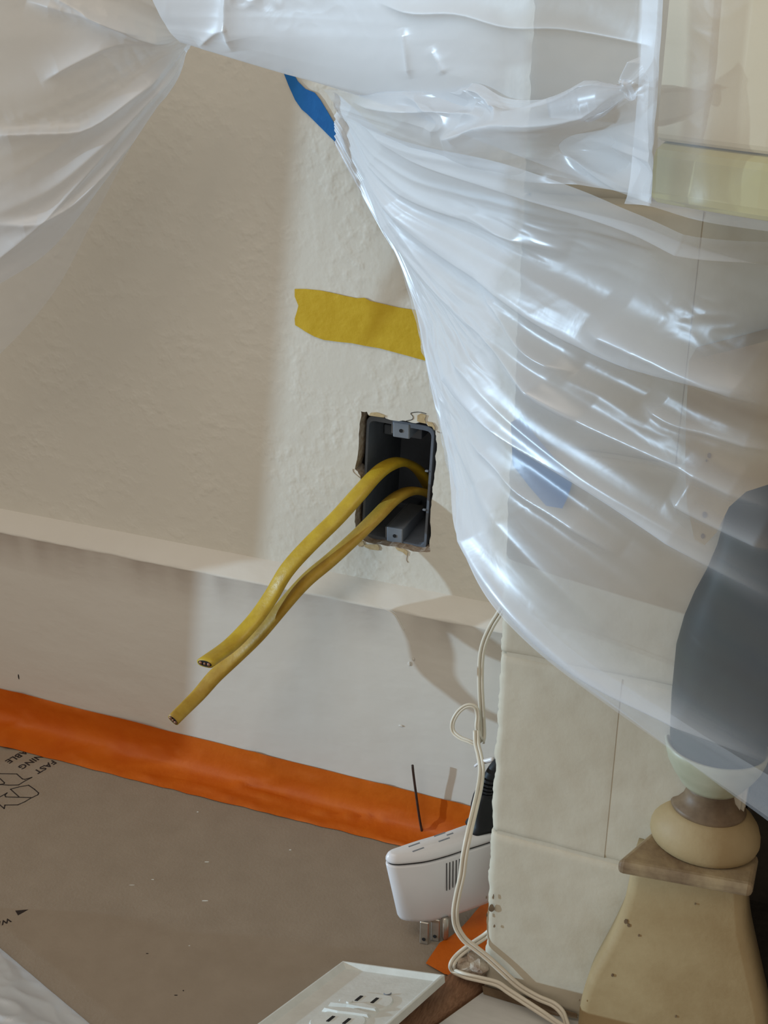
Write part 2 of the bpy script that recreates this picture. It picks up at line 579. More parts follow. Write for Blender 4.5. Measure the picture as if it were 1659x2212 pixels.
# printing on the board: letters, recycling arrows, direction arrow
def word(txt, px, py, ang, size, nm):
    cu = bpy.data.curves.new(nm, 'FONT')
    cu.body = txt
    cu.size = size
    cu.extrude = 0.00004
    cu.offset = size * 0.025
    cu.resolution_u = 3
    cu.space_character = 1.05
    tmp = bpy.data.objects.new(nm, cu)
    COL.objects.link(tmp)
    dg = bpy.context.evaluated_depsgraph_get()
    me = bpy.data.meshes.new_from_object(tmp.evaluated_get(dg))
    bpy.data.objects.remove(tmp, do_unlink=True)
    me.materials.clear()
    me.materials.append(M['ink'])
    o = bpy.data.objects.new(nm, me)
    COL.objects.link(o)
    p = fl(px, py)
    o.location = (p[0], p[1], 0.00016)
    o.rotation_euler = (0, 0, ang)
    o.parent = board
    return o
TA = math.radians(-106)
word('FAST', 114, 1642, TA, 0.0086, 'printed_word')
word('NING', 86, 1629, TA, 0.0086, 'printed_word')
word('ABLE', 53, 1620, TA, 0.0086, 'printed_word')
word('WA', 21.5, 1983, math.radians(-128), 0.0062, 'printed_word')
c10 = lambda x, y: (x / 10.37, 1600 + y / 10.37)
LOGO = [[(-250, 742), (0, 742), (375, 748), (505, 862), (560, 868), (715, 825), (560, 905), (415, 995), (190, 1000), (0, 985), (-120, 970)],
        [(0, 850), (100, 945), (95, 965), (0, 985)],
        [(425, 1260), (235, 1090), (420, 1040), (640, 1000), (770, 1090), (865, 1175), (850, 1215), (690, 1290), (560, 1370), (400, 1440), (110, 1445), (95, 1525), (0, 1445), (-200, 1300)],
        [(690, 1278), (130, 1262), (110, 1225), (160, 1172), (0, 1262)]]
for st in LOGO:
    bm = bmesh.new()
    pts = [fl(*c10(*p)) for p in st]
    for a, b in zip(pts[:-1], pts[1:]):
        a, b = Vector(a), Vector(b)
        d = (b - a).normalized()
        n = Vector((-d.y, d.x, 0)) * 0.00045
        a2, b2 = a - d * 0.0003, b + d * 0.0003
        vs = [bm.verts.new(q + Vector((0, 0, 0.00022))) for q in (a2 + n, a2 - n, b2 - n, b2 + n)]
        bm.faces.new(vs)
    bmesh.ops.recalc_face_normals(bm, faces=bm.faces[:])
    obj('printed_recycling_arrow', bm, M['ink'], board)
bm = bmesh.new()
strip_mesh(bm, [fl(61, 1965), fl(33, 1967.5), fl(39, 1977.5)], 0.0002, (0, 0, 1))
obj('printed_arrow', bm, M['ink'], board)
# scuffs on the board
for px, py, w, h, mm in ((447, 1862, 5, 1, 'plate'), (443, 1946, 7, 1.2, 'plate'), (330, 1900, 3, .8, 'plate'), (285, 1912, 6, .6, 'plate'), (427, 1754, 2, 1, 'plate'),
                     (380, 2150, 4, 1, 'ink'), (396, 2140, 1.6, 1.2, 'ink'), (318, 2060, 3, .8, 'ink'), (409, 2043, 2, .7, 'plate'), (627, 1836, 2.6, 1, 'plate')):
    bm = bmesh.new()
    strip_mesh(bm, [fl(px + w * math.cos(a), py + h * math.sin(a)) for a in np.linspace(0, 2 * math.pi, 9)[:-1]], 0.00015, (0, 0, 1))
    obj('scuff_mark', bm, M[mm], board)

# ------------------------------------------------------------------ orange tape
def tape_long():
    xs = np.linspace(-0.56, 0.112, 220)
    ns = 16
    P = np.zeros((ns, len(xs), 3))
    for j, x in enumerate(xs):
        t = (x + 0.36) / 0.45
        ztop = 0.0318 + 0.0018 * max(0, t - 0.6) + 0.0006 * pn(np.array(x * 18), np.array(0.3), 5)
        yend = -0.0505 + 0.011 * max(0.0, min(1.0, t)) ** 1.3 + 0.0016 * pn(np.array(x * 60), np.array(2.3), 6)
        rr = 0.011 + 0.004 * pn(np.array(x * 14), np.array(7.7), 8)
        # straight down the baseboard, a round bridge, then out over the board
        A = np.array([-0.0163, ztop])
        B = np.array([-0.0166, rr])
        C_ = np.array([-0.0166 - rr * 0.28, rr * 0.30])
        D = np.array([-0.0166 - rr * 1.1, 0.0010])
        E_ = np.array([yend, 0.0007])
        pts = [A, A * .5 + B * .5, B, C_, D, D * .5 + E_ * .5, E_]
        c = crom(pts, ns)
        wr = pn(np.full(ns, x * 26), np.linspace(0, 3, ns), 11) * 0.0009 + 0.0022 * np.maximum(0, 1 - np.abs(pn(np.full(ns, x * 9.0 + 4), np.linspace(0, 2.2, ns), 12)) * 9) ** 2
        P[:, j, 0] = x
        P[:, j, 1] = np.minimum(c[:, 0] - np.maximum(wr, 0) * 0.6, -0.0163)
        P[:, j, 2] = np.maximum(c[:, 1] + np.maximum(wr, 0) * 0.7, 0.0004)
    return grid_obj('orange_tape', P, M['orange'])
tag(tape_long(), 'long orange masking tape sealing the kraft board to the baseboard', 'tape')
bm = bmesh.new()
P = []
L0, L1 = np.array([*ln(SA, SD, -0.060), 0]), np.array([*ln(SA, SD, -0.153), 0])
for i, t in enumerate(np.linspace(0, 1, 40)):
    pr_ = L0 + (L1 - L0) * t
    row = []
    wdt = 0.030 + 0.003 * math.sin(t * 7) - 0.010 * max(0, t - .8) / .2
    for k, s in enumerate(np.linspace(0, 1, 14)):
        # laps up onto the wood strip at the right, lies on the board at the left
        x = pr_[0] + 0.012 - (wdt + .005) * s - 0.006 * (1 - t) * s
        y = pr_[1] + wdt * 0.35 * s
        z = 0.0078 * (1 - s / 0.22) ** 0.8 if s < 0.22 else 0.0009
        z += 0.0016 * max(0, 1 - abs(s - 0.42 - 0.1 * math.sin(t * 4)) * 12) + 0.0008
        row.append((x, y, z))
    P.append(row)
bm.free()
tag(grid_obj('orange_tape', np.array(P), M['orange']), 'short orange tape lapping from the board onto the wood strip under the adapter', 'tape')

# ------------------------------------------------------------------ chimney breast of painted blocks
BY = -0.152
BX = 0.1205
bm = bmesh.new()
box(bm, BX + 0.004, 0.262, BY + 0.0016, 0.0, 0.0, 1.0)
box(bm, 0.262, 0.75, BY + 0.0045, 0.0, 0.43, 1.0)
breast = struct(obj('wall_right', bm, M['breast']), 'painted masonry chimney breast with worn joints')


def block(x0, x1, z0, z1, seed, ragged):
    soft_l = 0 if ragged else 1
    """front skin of one painted block: a cushion with rounded arrises and an uneven surface"""
    nx, nz = max(12, int((x1 - x0) / 0.0022)), max(12, int((z1 - z0) / 0.0022))
    us, ws = np.linspace(0, 1, nx), np.linspace(0, 1, nz)
    U, V_ = np.meshgrid(us, ws)
    X = x0 + (x1 - x0) * U
    Z = z0 + (z1 - z0) * V_
    ex = np.minimum(X - x0, x1 - X)
    ez = np.minimum(Z - z0, z1 - Z)
    r = 0.0050
    rnd = lambda e: np.where(e < r, r - np.sqrt(np.maximum(r * r - (r - e) ** 2, 0)), 0)
    drop = np.maximum(rnd(ez) * 0.42, np.where(U < .5, rnd(X - x0) * (.04 if soft_l else .55), rnd(x1 - X) * .04))
    Yp = BY + (0.0004 if soft_l else 0) + drop + 0.0005 * pn(X * 60, Z * 60, seed) + 0.0009 * pn(X * 16, Z * 16, seed + 1)
    if ragged:
        w = np.exp(-((X - x0) / 0.004) ** 2)
        X = X + w * (0.0016 * pn(Z * 90, Z * 0 + 3.3, seed + 2) + 0.0018 * np.abs(pn(Z * 240, Z * 0 + 1.3, seed + 3)))
    P = np.stack([X, Yp, Z], -1)
    # turn the left edge back along the return
    left = P[:, :1].copy()
    left[:, :, 1] += 0.03
    left[:, :, 0] += 0.0006
    P = np.concatenate([left, P], 1)
    top = P[-1:].copy()
    top[:, :, 1] += 0.012
    bot = P[:1].copy()
    bot[:, :, 1] += 0.012
    P = np.concatenate([bot, P, top], 0)
    return grid_obj('block', P, M['breast'], breast)
g_ = 0.0006
block(BX, 0.2600, 0.001, 0.1275 - g_, 21, True)
block(BX, 0.1896, 0.1275 + g_, 0.252 - g_, 23, True)
block(0.1850, 0.2600, 0.1275 + g_, 0.252 - g_, 23, False)
block(BX, 0.2600, 0.252 + g_, 0.378 - g_, 27, True)
block(BX, 0.2051, 0.378 + g_, 0.504 - g_, 29, True)
block(0.2000, 0.2600, 0.378 + g_, 0.504 - g_, 29, False)
block(BX, 0.2600, 0.504 + g_, 0.63 - g_, 33, True)
block(BX, 0.205, 0.63 + g_, 0.756, 35, True)
# crumbled mortar at the foot of the corner, chips on the arris
rng = random.Random(5)
for i, (px, py, Y, s) in enumerate(((1003, 2078, -.150, .0065), (1018, 2090, -.151, .0075), (1032, 2102, -.152, .006), (1022, 2072, -.148, .006), (1036, 2084, -.151, .006))):
    bm = bmesh.new()
    bmesh.ops.create_icosphere(bm, subdivisions=2, radius=1)
    p = at(px, py, Y)
    for v in bm.verts:
        k = 1 + rng.uniform(-.25, .25)
        v.co = Vector((p[0] + v.co.x * s * 1.1 * k, p[1] + v.co.y * s * k, max(0.0, p[2] + v.co.z * s * .8 * k)))
    obj('mortar_chip', bm, M['mortar'], breast)
for px, py, w, h in ((1062, 1961, 6, 8), (1051, 1938, 1.5, 3), (1066, 1936, 1.3, 5), (1052, 1976, 1.3, 4), (1068, 2000, 2, 3)):
    bm = bmesh.new()
    strip_mesh(bm, [at(px + w * math.cos(a) * (1 + .2 * math.sin(3 * a)), py + h * math.sin(a), BY - 0.0012) for a in np.linspace(0, 2 * math.pi, 12)[:-1]], 0.0004)
    obj('paint_chip', bm, M['stone_brown'], breast)
# dark gap where the paint skin ends above the tile
bm = bmesh.new()
strip_mesh(bm, [at(x, y, BY - 0.0020) for x, y in ((1042, 2128), (1075, 2138), (1120, 2152), (1165, 2160), (1210, 2178), (1247, 2190), (1247, 2199), (1200, 2192), (1150, 2178), (1090, 2160), (1045, 2146))], 0.0006)
obj('joint_gap', bm, M['stone_brown'], breast)

# dark firebox behind the column
bm = bmesh.new()
box(bm, 0.263, 0.75, BY + 0.02, -0.001, 0.0, 0.43)
for f in bm.faces[:]:
    if f.calc_center_median().y < BY + 0.03:
        bm.faces.remove(f)
bmesh.ops.reverse_faces(bm, faces=bm.faces[:])
struct(obj('firebox', bm, M['soot']), 'dark sooty firebox opening beside the column')

# ------------------------------------------------------------------ mantel column
AX, AY = 0.2432, -0.150
colm = thing('mantel_column', 'cream stone mantel column with dark green marble shaft on a flared pedestal', 'column', (0, 0, 0))
Lx = [(.1500, .2082), (.1394, .2078), (.1154, .2060), (.1008, .2032), (.0775, .1970), (.0530, .1895), (.0334, .1866), (.0176, .1864), (0.0, .1864)]
Rx = [(.1500, .2688), (.1468, .2690), (.1204, .2729), (.0993, .2793), (.0584, .2921), (.0350, .2955), (0.0, .2965)]
zz = np.linspace(0.1495, 0.0, 40)
lx = np.interp(-zz, [-z for z, _ in Lx], [x for _, x in Lx])
rx = np.interp(-zz, [-z for z, _ in Rx], [x for _, x in Rx])
lx = np.convolve(np.pad(lx, 2, 'edge'), np.ones(5) / 5, 'valid')
rx = np.convolve(np.pad(rx, 2, 'edge'), np.ones(5) / 5, 'valid')
bm = bmesh.new()
pg_ = []
for z, a, b in zip(zz, lx, rx):
    r = 0.006
    yf, yb_ = -0.173, BY + 0.002
    sec = [(a, yb_), (a, yf + r), (a + r * .3, yf + r * .3), (a + r, yf), (b - r, yf + .002), (b - r * .3, yf + r * .3 + .002), (b, yf + r + .002), (b, yb_)]
    pg_.append([bm.verts.new((x, y, z)) for x, y in sec])
for r0, r1 in zip(pg_[:-1], pg_[1:]):
    for k in range(8):
        bm.faces.new((r0[k], r0[(k + 1) % 8], r1[(k + 1) % 8], r1[k]))
bm.faces.new(pg_[0])
bm.faces.new(pg_[-1][::-1])
bmesh.ops.recalc_face_normals(bm, faces=bm.faces[:])
ped = obj('pedestal', bm, M['stone'], colm, True)
for px, py, s in ((1352, 1990, 4), (1358, 1998, 3), (1323, 2106, 2.5), (1502, 1952, 1.6), (1252, 2160, 1.5), (1380, 2020, 2), (1460, 2195, 2)):
    bm = bmesh.new()
    strip_mesh(bm, [at(px + s * math.cos(a), py + 1.3 * s * math.sin(a), -0.1732 + (at(px, py, -.173)[0] - .2) * .026) for a in np.linspace(0, 2 * math.pi, 8)[:-1]], 0.0004)
    obj('stain_spot', bm, M['stone_brown'], ped)
bm = bmesh.new()
box(bm, 0.2027, 0.2735, -0.186, BY + 0.002, 0.1492, 0.1580, 0.003, 3)
for v in bm.verts:
    if v.co.y < -.165:
        v.co.y += (v.co.x - 0.2027) * 0.113
    else:
        v.co.x += (0.012 if v.co.x < .23 else 0)
obj('plinth_slab', bm, M['stone_aged'], colm)
bm = bmesh.new()
lathe(bm, [(0.0270, 0.1578), (0.0291, 0.1596), (0.0300, 0.1626), (0.0297, 0.1668), (0.0282, 0.1716), (0.0256, 0.1756), (0.0224, 0.1790), (0.0204, 0.1806), (0.0190, 0.1808)], AX, AY, sy=0.84)
obj('torus', bm, M['stone'], colm, True)
bm = bmesh.new()
lathe(bm, [(0.0196, 0.1800), (0.0204, 0.1815), (0.0194, 0.1832), (0.0166, 0.1850), (0.0140, 0.1884), (0.0128, 0.1925), (0.0132, 0.1965)], AX, AY, sy=0.84)
obj('neck', bm, M['stone_brown'], colm, True)
bm = bmesh.new()
lathe(bm, [(0.0132, 0.1958), (0.0156, 0.1963), (0.0178, 0.1990), (0.0184, 0.2006), (0.0218, 0.2054), (0.0250, 0.2118), (0.0268, 0.2180), (0.0274, 0.2220), (0.0262, 0.2228), (0.0250, 0.2200)], AX, AY, sy=0.84)
obj('cup', bm, M['stone_green'], colm, True)
bm = bmesh.new()
lathe(bm, [(0.0100, 0.2130), (0.0235, 0.2170), (0.0252, 0.2250), (0.0268, 0.250), (0.0274, 0.280), (0.0252, 0.297), (0.0215, 0.312), (0.0168, 0.326), (0.0134, 0.340), (0.0118, 0.354), (0.0110, 0.370), (0.0110, 0.40)], AX, AY, sy=0.84)
obj('shaft', bm, M['marble'], colm, True)
# cream bracket above the shaft, its foot scooped out over the marble
bm = bmesh.new()
br = [at(x, y, -0.176) for x, y in ((1488, 780), (1482, 900), (1480, 1000), (1484, 1090), (1500, 1165), (1522, 1178), (1548, 1150), (1575, 1095), (1612, 1062), (1680, 1040), (1760, 1030), (1800, 900), (1800, 700))]
prism(bm, [(p[0], p[2]) for p in br], 'y', -0.176, BY - 0.001)
obj('bracket', bm, M['stone'], colm)
for (px, py, s) in ((1532, 984, 4), (1526, 995, 1.8), (1522, 1112, 5), (1518, 1158, 4)):
    bm = bmesh.new()
    strip_mesh(bm, [at(px + s * math.cos(a), py + 1.4 * s * math.sin(a), -0.1761) for a in np.linspace(0, 2 * math.pi, 8)[:-1]], 0.0002)
    obj('stain_spot', bm, M['stone_brown'], colm)

# ------------------------------------------------------------------ mantel shelf block (bowed front)
def mantel():
    root = thing('mantel_shelf', 'bow-fronted cream mantel block under the plastic at upper right', 'mantel')
    xs = np.linspace(0.197, 0.60, 40)
    yf = -0.245 - 0.030 * np.sin(np.clip((xs - 0.197) / 0.09, 0, 1) * math.pi / 2)
    for nm, z0, z1, off, mm in (('fascia', 0.5445, 0.80, 0.0, 'mantel'), ('lip', 0.5215, 0.5445, 0.0012, 'mantel_lip')):
        poly = [(0.197 - (0.002 if nm == 'lip' else 0), BY - 0.001)] + [(float(x), float(y) - off) for x, y in zip(xs, yf)] + [(0.60, BY - 0.001)]
        bm = bmesh.new()
        prism(bm, poly, 'z', z0, z1)
        es = [e for e in bm.edges if abs(e.verts[0].co.z - e.verts[1].co.z) < 1e-6 and (e.verts[0].co.y < BY - .01 or e.verts[1].co.y < BY - .01)]
        bmesh.ops.bevel(bm, geom=es, offset=0.005 if nm == 'lip' else 0.003, segments=3, profile=0.5, affect='EDGES')
        obj(nm, bm, M[mm], root)
    return root
mantel()

# ------------------------------------------------------------------ electrical box
ebx = thing('electrical_box', 'grey plastic electrical box recessed in the ragged wall hole', 'outlet box', (0, 0, 0))
cor = [at(*z4(*p), 0.0075) for p in ((384, 190), (992, 304), (912, 1416), (334, 1290))]   # tl tr br bl
ctr = sum(cor) / 4


def quad_ring(scale, y, rr=0.004, n=5):
    cs = [(ctr + (c - ctr) * scale) for c in cor]
    out = []
    for i in range(4):
        p, a, b = cs[i], cs[i - 1], cs[(i + 1) % 4]
        da = (a - p) / np.linalg.norm(a - p) * rr
        db = (b - p) / np.linalg.norm(b - p) * rr
        for t in np.linspace(0, 1, n):
            q = (1 - t) ** 2 * (p + da) + 2 * t * (1 - t) * p + t * t * (p + db)
            out.append((q[0], y, q[2]))
    return out
bm = bmesh.new()
rings = [quad_ring(1.0, 0.078, .006), quad_ring(1.0, 0.0079, .006), quad_ring(0.995, 0.0075, .006), quad_ring(0.925, 0.0075, 0.0045), quad_ring(0.92, 0.0081, 0.0045), quad_ring(0.89, 0.072, 0.0045)]
vr = [[bm.verts.new(p) for p in r] for r in rings]
for a, b in zip(vr[:-1], vr[1:]):
    for k in range(len(a)):
        bm.faces.new((a[k], b[k], b[(k + 1) % len(a)], a[(k + 1) % len(a)]))
bm.faces.new(vr[-1])
bmesh.ops.recalc_face_normals(bm, faces=bm.faces[:])
body = obj('box_body', bm, M['boxgrey'], ebx)


def tab(zx, zy, w, h, depth, y0):
    p = at(*z4(zx, zy), y0)
    bm = bmesh.new()
    box(bm, -w / 2, w / 2, 0, depth, -h / 2, h / 2, 0.0008, 2)
    t = obj('screw_tab', bm, M['boxtab'], ebx, loc=p)
    bm = bmesh.new()
    bmesh.ops.create_cone(bm, cap_ends=True, segments=16, radius1=0.0013, radius2=0.0013, depth=0.0006, matrix=Matrix.Translation((0, -0.0001, 0)) @ Matrix.Rotation(math.pi / 2, 4, 'X'))
    obj('screw_hole', bm, M['hole'], t)
    bm = bmesh.new()
    box(bm, -w * .62, -w * .5, 0.001, depth, -h * .3, h * .45, 0.0003, 1)
    obj('tab_rib', bm, M['boxtab'], t)
tab(690, 334, 0.0122, 0.0108, 0.022, 0.0070)
tab(632, 1276, 0.0122, 0.0120, 0.045, 0.0070)
bm = bmesh.new()
p0, p1 = at(*z4(560, 950), 0.06), at(*z4(830, 1100), 0.06)
box(bm, p0[0], p1[0], 0.058, 0.071, p1[2], p0[2], 0.001)
obj('back_clamp', bm, M['boxgrey'], ebx)
bm = bmesh.new()
p0, p1 = at(*z4(540, 270), 0.035), at(*z4(880, 410), 0.035)
box(bm, p0[0], p1[0], 0.034, 0.071, p1[2], p0[2], 0.001)
obj('cable_clamp', bm, M['boxgrey'], ebx)
for zy in (685, 1032):
    p = at(*z4(930 if zy < 900 else 908, zy), 0.0095)
    bm = bmesh.new()
    box(bm, p[0] - .0012, p[0] + .0012, 0.0068, 0.0085, p[2] - .0007, p[2] + .0007, 0.0003, 1)
    obj('rib_nub', bm, M['boxtab'], ebx)

# ------------------------------------------------------------------ the two yellow cables
def cable(label, pts, widths, mm, bite):
    root = thing('electrical_cable', label, 'cable', group=None)
    P = crom([at(x, y, Y) for x, y, Y in pts], 110)
    Wd = crom([[a, b, t] for a, b, t in widths], 110)
    # slight kinks of a stiff flat cable
    tt = np.linspace(0, 1, 110)
    P[:, 2] += 0.0007 * pn(tt * 9, tt * 0 + bite, 41)
    P[:, 0] += 0.0007 * pn(tt * 7, tt * 0 + bite + 4, 42)
    bm = bmesh.new()
    tube(bm, P, None, 20, flat=[tuple(w) for w in Wd])
    jk = obj('jacket', bm, M[mm], root, True)
    # the cut end: dark paper core and three conductors
    e0, e1 = Vector(P[-1]), Vector(P[-3])
    d = (e0 - e1).normalized()
    up = Vector((0.3, 0.9, 0.2)).normalized()
    for q in range(109):
        t = (Vector(P[min(q + 2, 109)]) - Vector(P[q])).normalized()
        up = (up - t * up.dot(t)).normalized()
    s = d.cross(up)
    a, b, tw = Wd[-1]
    ax = s * math.cos(tw) + up * math.sin(tw)
    ay = -s * math.sin(tw) + up * math.cos(tw)
    bm = bmesh.new()
    core = [bm.verts.new(e0 + d * 0.0003 + ax * a * .84 * math.cos(k / 16 * 2 * math.pi) + ay * b * .74 * math.sin(k / 16 * 2 * math.pi)) for k in range(16)]
    bm.faces.new(core)
    obj('paper_core', bm, M['hole'], root)
    for k in (-1, 0, 1):
        bm = bmesh.new()
        r = b * (0.42 if k else 0.32)
        c = e0 + ax * a * 0.50 * k
        tube(bm, [c, c + d * 0.0009], r, 12)
        obj('copper_conductor', bm, M['copper'], root, True)
    return root
cable('clean yellow flat cable, the upper and shorter one from the wall box',
      [(938, 1075, .060), (922, 1042, .052), (900, 1012, .042), (868, 998, .028), (838, 1006, .014), (806, 1032, .000), (770, 1072, -.014), (722, 1124, -.026),
       (668, 1178, -.038), (620, 1232, -.048), (585, 1288, -.056), (545, 1345, -.068), (498, 1393, -.084), (443, 1433, -.112)],
      [(.0062, .0027, 0.05)] * 2 + [(.0066, .0029, 0.05)] * 4 + [(.0069, .0031, 0.05)] * 3 + [(.0069, .0030, 0.05)] * 5, 'cable', 1.1)
cable('dustier yellow flat cable, the lower and longer one, its tip nearest the orange tape',
      [(940, 1075, .050), (915, 1063, .040), (885, 1062, .028), (850, 1080, .012), (812, 1116, -.004), (762, 1166, -.018), (712, 1212, -.030), (660, 1256, -.040),
       (612, 1308, -.048), (560, 1370, -.057), (510, 1418, -.064), (465, 1460, -.074), (425, 1505, -.087), (375, 1555, -.114)],
      [(.0062, .0027, 0.05)] * 2 + [(.0066, .0029, 0.05)] * 4 + [(.0068, .0031, 0.05)] * 3 + [(.0064, .0032, .1), (.0060, .0032, .25), (.0056, .0032, .5), (.0050, .0031, .8), (.0046, .0030, 1.0)], 'cable2', 6.2)

# ------------------------------------------------------------------ tapes on the wall
def wall_tape(name, label, px, mm, Y=-0.0006, n=1.0):
    bm = bmesh.new()
    strip_mesh(bm, [at(x, y, Y) for x, y in px], 0.0004)
    return tag(obj(name, bm, M[mm]), label, 'tape')
wall_tape('yellow_tape', 'torn strip of yellow masking tape on the wall above the outlet box',
          [(637, 624), (660, 624), (690, 627), (720, 633), (745, 639), (770, 644), (787, 643), (800, 650), (830, 657), (860, 664), (906, 671), (912, 702), (919, 745), (926, 781), (905, 775), (880, 768),
           (850, 760), (820, 752), (790, 747), (760, 741), (730, 738), (700, 734), (680, 727), (660, 716), (645, 706), (638, 702), (637, 688), (642, 672), (645, 660), (641, 650), (637, 640)], 'yellow_tape')
wall_tape('blue_tape', 'bright blue masking tape on the wall under the gathered plastic',
          [(611, 150), (613, 157), (624, 185), (638, 216), (652, 236), (664, 246), (690, 272), (722, 304), (748, 330), (742, 300), (720, 262), (706, 238), (692, 215), (680, 200), (660, 192), (644, 176), (632, 156), (624, 148)], 'blue')
wall_tape('blue_tape', 'blue masking tape on the chimney breast seen blurred through the plastic',
          [(1104, 912), (1126, 900), (1160, 945), (1200, 992), (1236, 1044), (1226, 1075), (1215, 1098), (1180, 1092), (1145, 1052), (1108, 1004)], 'blue', BY - 0.003)

# ------------------------------------------------------------------ surge adapter on the floor
TA_ = 0.70
tap = thing('outlet_adapter', 'white multi-outlet wall adapter standing on its prongs by the chimney corner', 'adapter', (0.075, -0.115, 0.0))
TO = np.array([0.075, -0.115])


def loft(bm, secs):
    R_ = [[bm.verts.new((x, y, z)) for x, y in pts] for pts, z in secs]
    for a, b in zip(R_[:-1], R_[1:]):
        for k in range(len(a)):
            bm.faces.new((a[k], a[(k + 1) % len(a)], b[(k + 1) % len(a)], b[k]))
    bm.faces.new(R_[0][::-1])
    bm.faces.new(R_[-1])


def stadium(x0, x1, y0, y1, r, n=8):
    out = []
    for cx, cy, a0 in ((x1 - r, y0 + r, -90), (x1 - r, y1 - r, 0), (x0 + r, y1 - r, 90), (x0 + r, y0 + r, 180)):
        for k in range(n + 1):
            a = math.radians(a0 + 90 * k / n)
            out.append((cx + r * math.cos(a), cy + r * math.sin(a)))
    return out
# plan of the case: a convex front face, a rounded tip at the left, a straight back
TOPP = [(.0466, -.1292), (.0458, -.1335), (.0484, -.1366), (.0540, -.1366), (.0625, -.1322), (.0722, -.1258), (.0824, -.1162), (.0921, -.1055), (.1012, -.0959), (.1090, -.0865), (.1110, -.0800),
        (.1075, -.0745), (.1000, -.0735), (.0930, -.0775), (.0825, -.0885), (.0725, -.1005), (.0605, -.1130), (.0512, -.1235)]
BOTP = [(.0535, -.1255), (.0526, -.1288), (.0548, -.1318), (.0600, -.1326), (.0697, -.1300), (.0775, -.1260), (.0850, -.1195), (.0945, -.1100), (.1020, -.1015), (.1085, -.0935), (.1105, -.0875),
        (.1070, -.0825), (.1005, -.0810), (.0940, -.0840), (.0840, -.0930), (.0750, -.1030), (.0670, -.1130), (.0590, -.1205)]


def ring_of(pts):
    p = np.array(pts + pts[:3]) - TO
    return crom(p, (len(pts) + 2) * 6 + 1)[6:6 + len(pts) * 6]
RT, RB = ring_of(TOPP), ring_of(BOTP)
CT = (RT.mean(0) + RB.mean(0)) / 2


def sec(inset, z):
    t = min(1, max(0, (z - .017) / .050))
    p = RB * (1 - t) + RT * t
    tn = np.roll(p, -1, 0) - np.roll(p, 1, 0)
    nn = np.stack([tn[:, 1], -tn[:, 0]], 1)
    nn /= np.linalg.norm(nn, axis=1, keepdims=True)
    if ((p - p.mean(0)) * nn).sum() < 0:
        nn = -nn
    return ([tuple(q) for q in p - nn * inset], z)
bm = bmesh.new()
loft(bm, [sec(.0052, .0166), sec(.0034, .0172), sec(.0018, .0190), sec(.0008, .0220), sec(.0004, .045), sec(0, .0655), sec(.0003, .0666), sec(.0012, .0670)])
body_t = obj('adapter_body', bm, M['white'], tap, True)
bm = bmesh.new()
loft(bm, [sec(.0016, .0668), sec(.0016, .0694)])
obj('seam', bm, M['hole'], tap)
bm = bmesh.new()
loft(bm, [sec(.0008, .0688), sec(.0001, .0692), sec(.0002, .0708), sec(.0012, .0732), sec(.0024, .0746), sec(.0034, .0751)])
lid = obj('outlet_face', bm, M['white'], tap, True)
ld = np.array([.643, .766])
lp = np.array([-.766, .643])
for t0, off in ((.006, .0046), (.006, .0100), (.026, .0052), (.026, .0112), (.034, .0082)):
    a = np.array([.0560, -.1300]) - TO + ld * t0 + lp * (off - .008)
    b = a + ld * (.0085 if off != .0082 else .005)
    n = lp * .0005
    bm = bmesh.new()
    strip_mesh(bm, [(*(a - n), .0750), (*(b - n), .0750), (*(b + n), .0750), (*(a + n), .0750)], .0003, (0, 0, 1))
    obj('outlet_slot', bm, M['boxtab'], lid)
for k in range(7):
    q0, q1 = fl(974 + k * 6.2, 1878 - k * 1.0, 0.0640), None
    i = int(np.argmin(((RT + TO - q0[:2]) ** 2).sum(1)))
    f0, f1 = sec(-.0001, .0635), sec(-.0001, .0420)
    a0, a1, b0, b1 = f0[0][i], f0[0][i - 1], f1[0][i], f1[0][i - 1]
    bm = bmesh.new()
    w = 0.0006 / max(1e-6, math.hypot(a1[0] - a0[0], a1[1] - a0[1]))
    mk = lambda p, q, z: (p[0] + (q[0] - p[0]) * w, p[1] + (q[1] - p[1]) * w, z)
    strip_mesh(bm, [(*a0, .0635), mk(a0, a1, .0635), mk(b0, b1, .0420 + .001 * (k % 2)), (*b0, .0420 + .001 * (k % 2))], .0002, (0.55, -0.8, 0))
    obj('vent_slit', bm, M['hole'], body_t)
for k, (x, y) in enumerate(((.0718, -.1275), (.0778, -.1222))):
    x, y = x - TO[0], y - TO[1]
    bm = bmesh.new()
    box(bm, -.0030, .0030, -.0008, .0008, 0.0002, 0.019, 0.0005, 1)
    bmesh.ops.rotate(bm, verts=bm.verts, cent=(0, 0, 0), matrix=Matrix.Rotation(.12, 3, 'Z'))
    pr = obj('prong', bm, M['metal'], tap, loc=(x, y, 0))
    bm = bmesh.new()
    bmesh.ops.create_cone(bm, cap_ends=True, segments=14, radius1=.0013, radius2=.0013, depth=.0022, matrix=Matrix.Translation((0, 0, .0045)) @ Matrix.Rotation(math.pi / 2, 4, 'X'))
    obj('prong_hole', bm, M['hole'], pr)
bm = bmesh.new()
tube(bm, [(.0838 - TO[0], -.1195 - TO[1], .020), (.0838 - TO[0], -.1195 - TO[1], .004), (.0838 - TO[0], -.1195 - TO[1], .0004)], [.0024, .0024, .0012], 12)
obj('ground_pin', bm, M['metal'], tap, True)

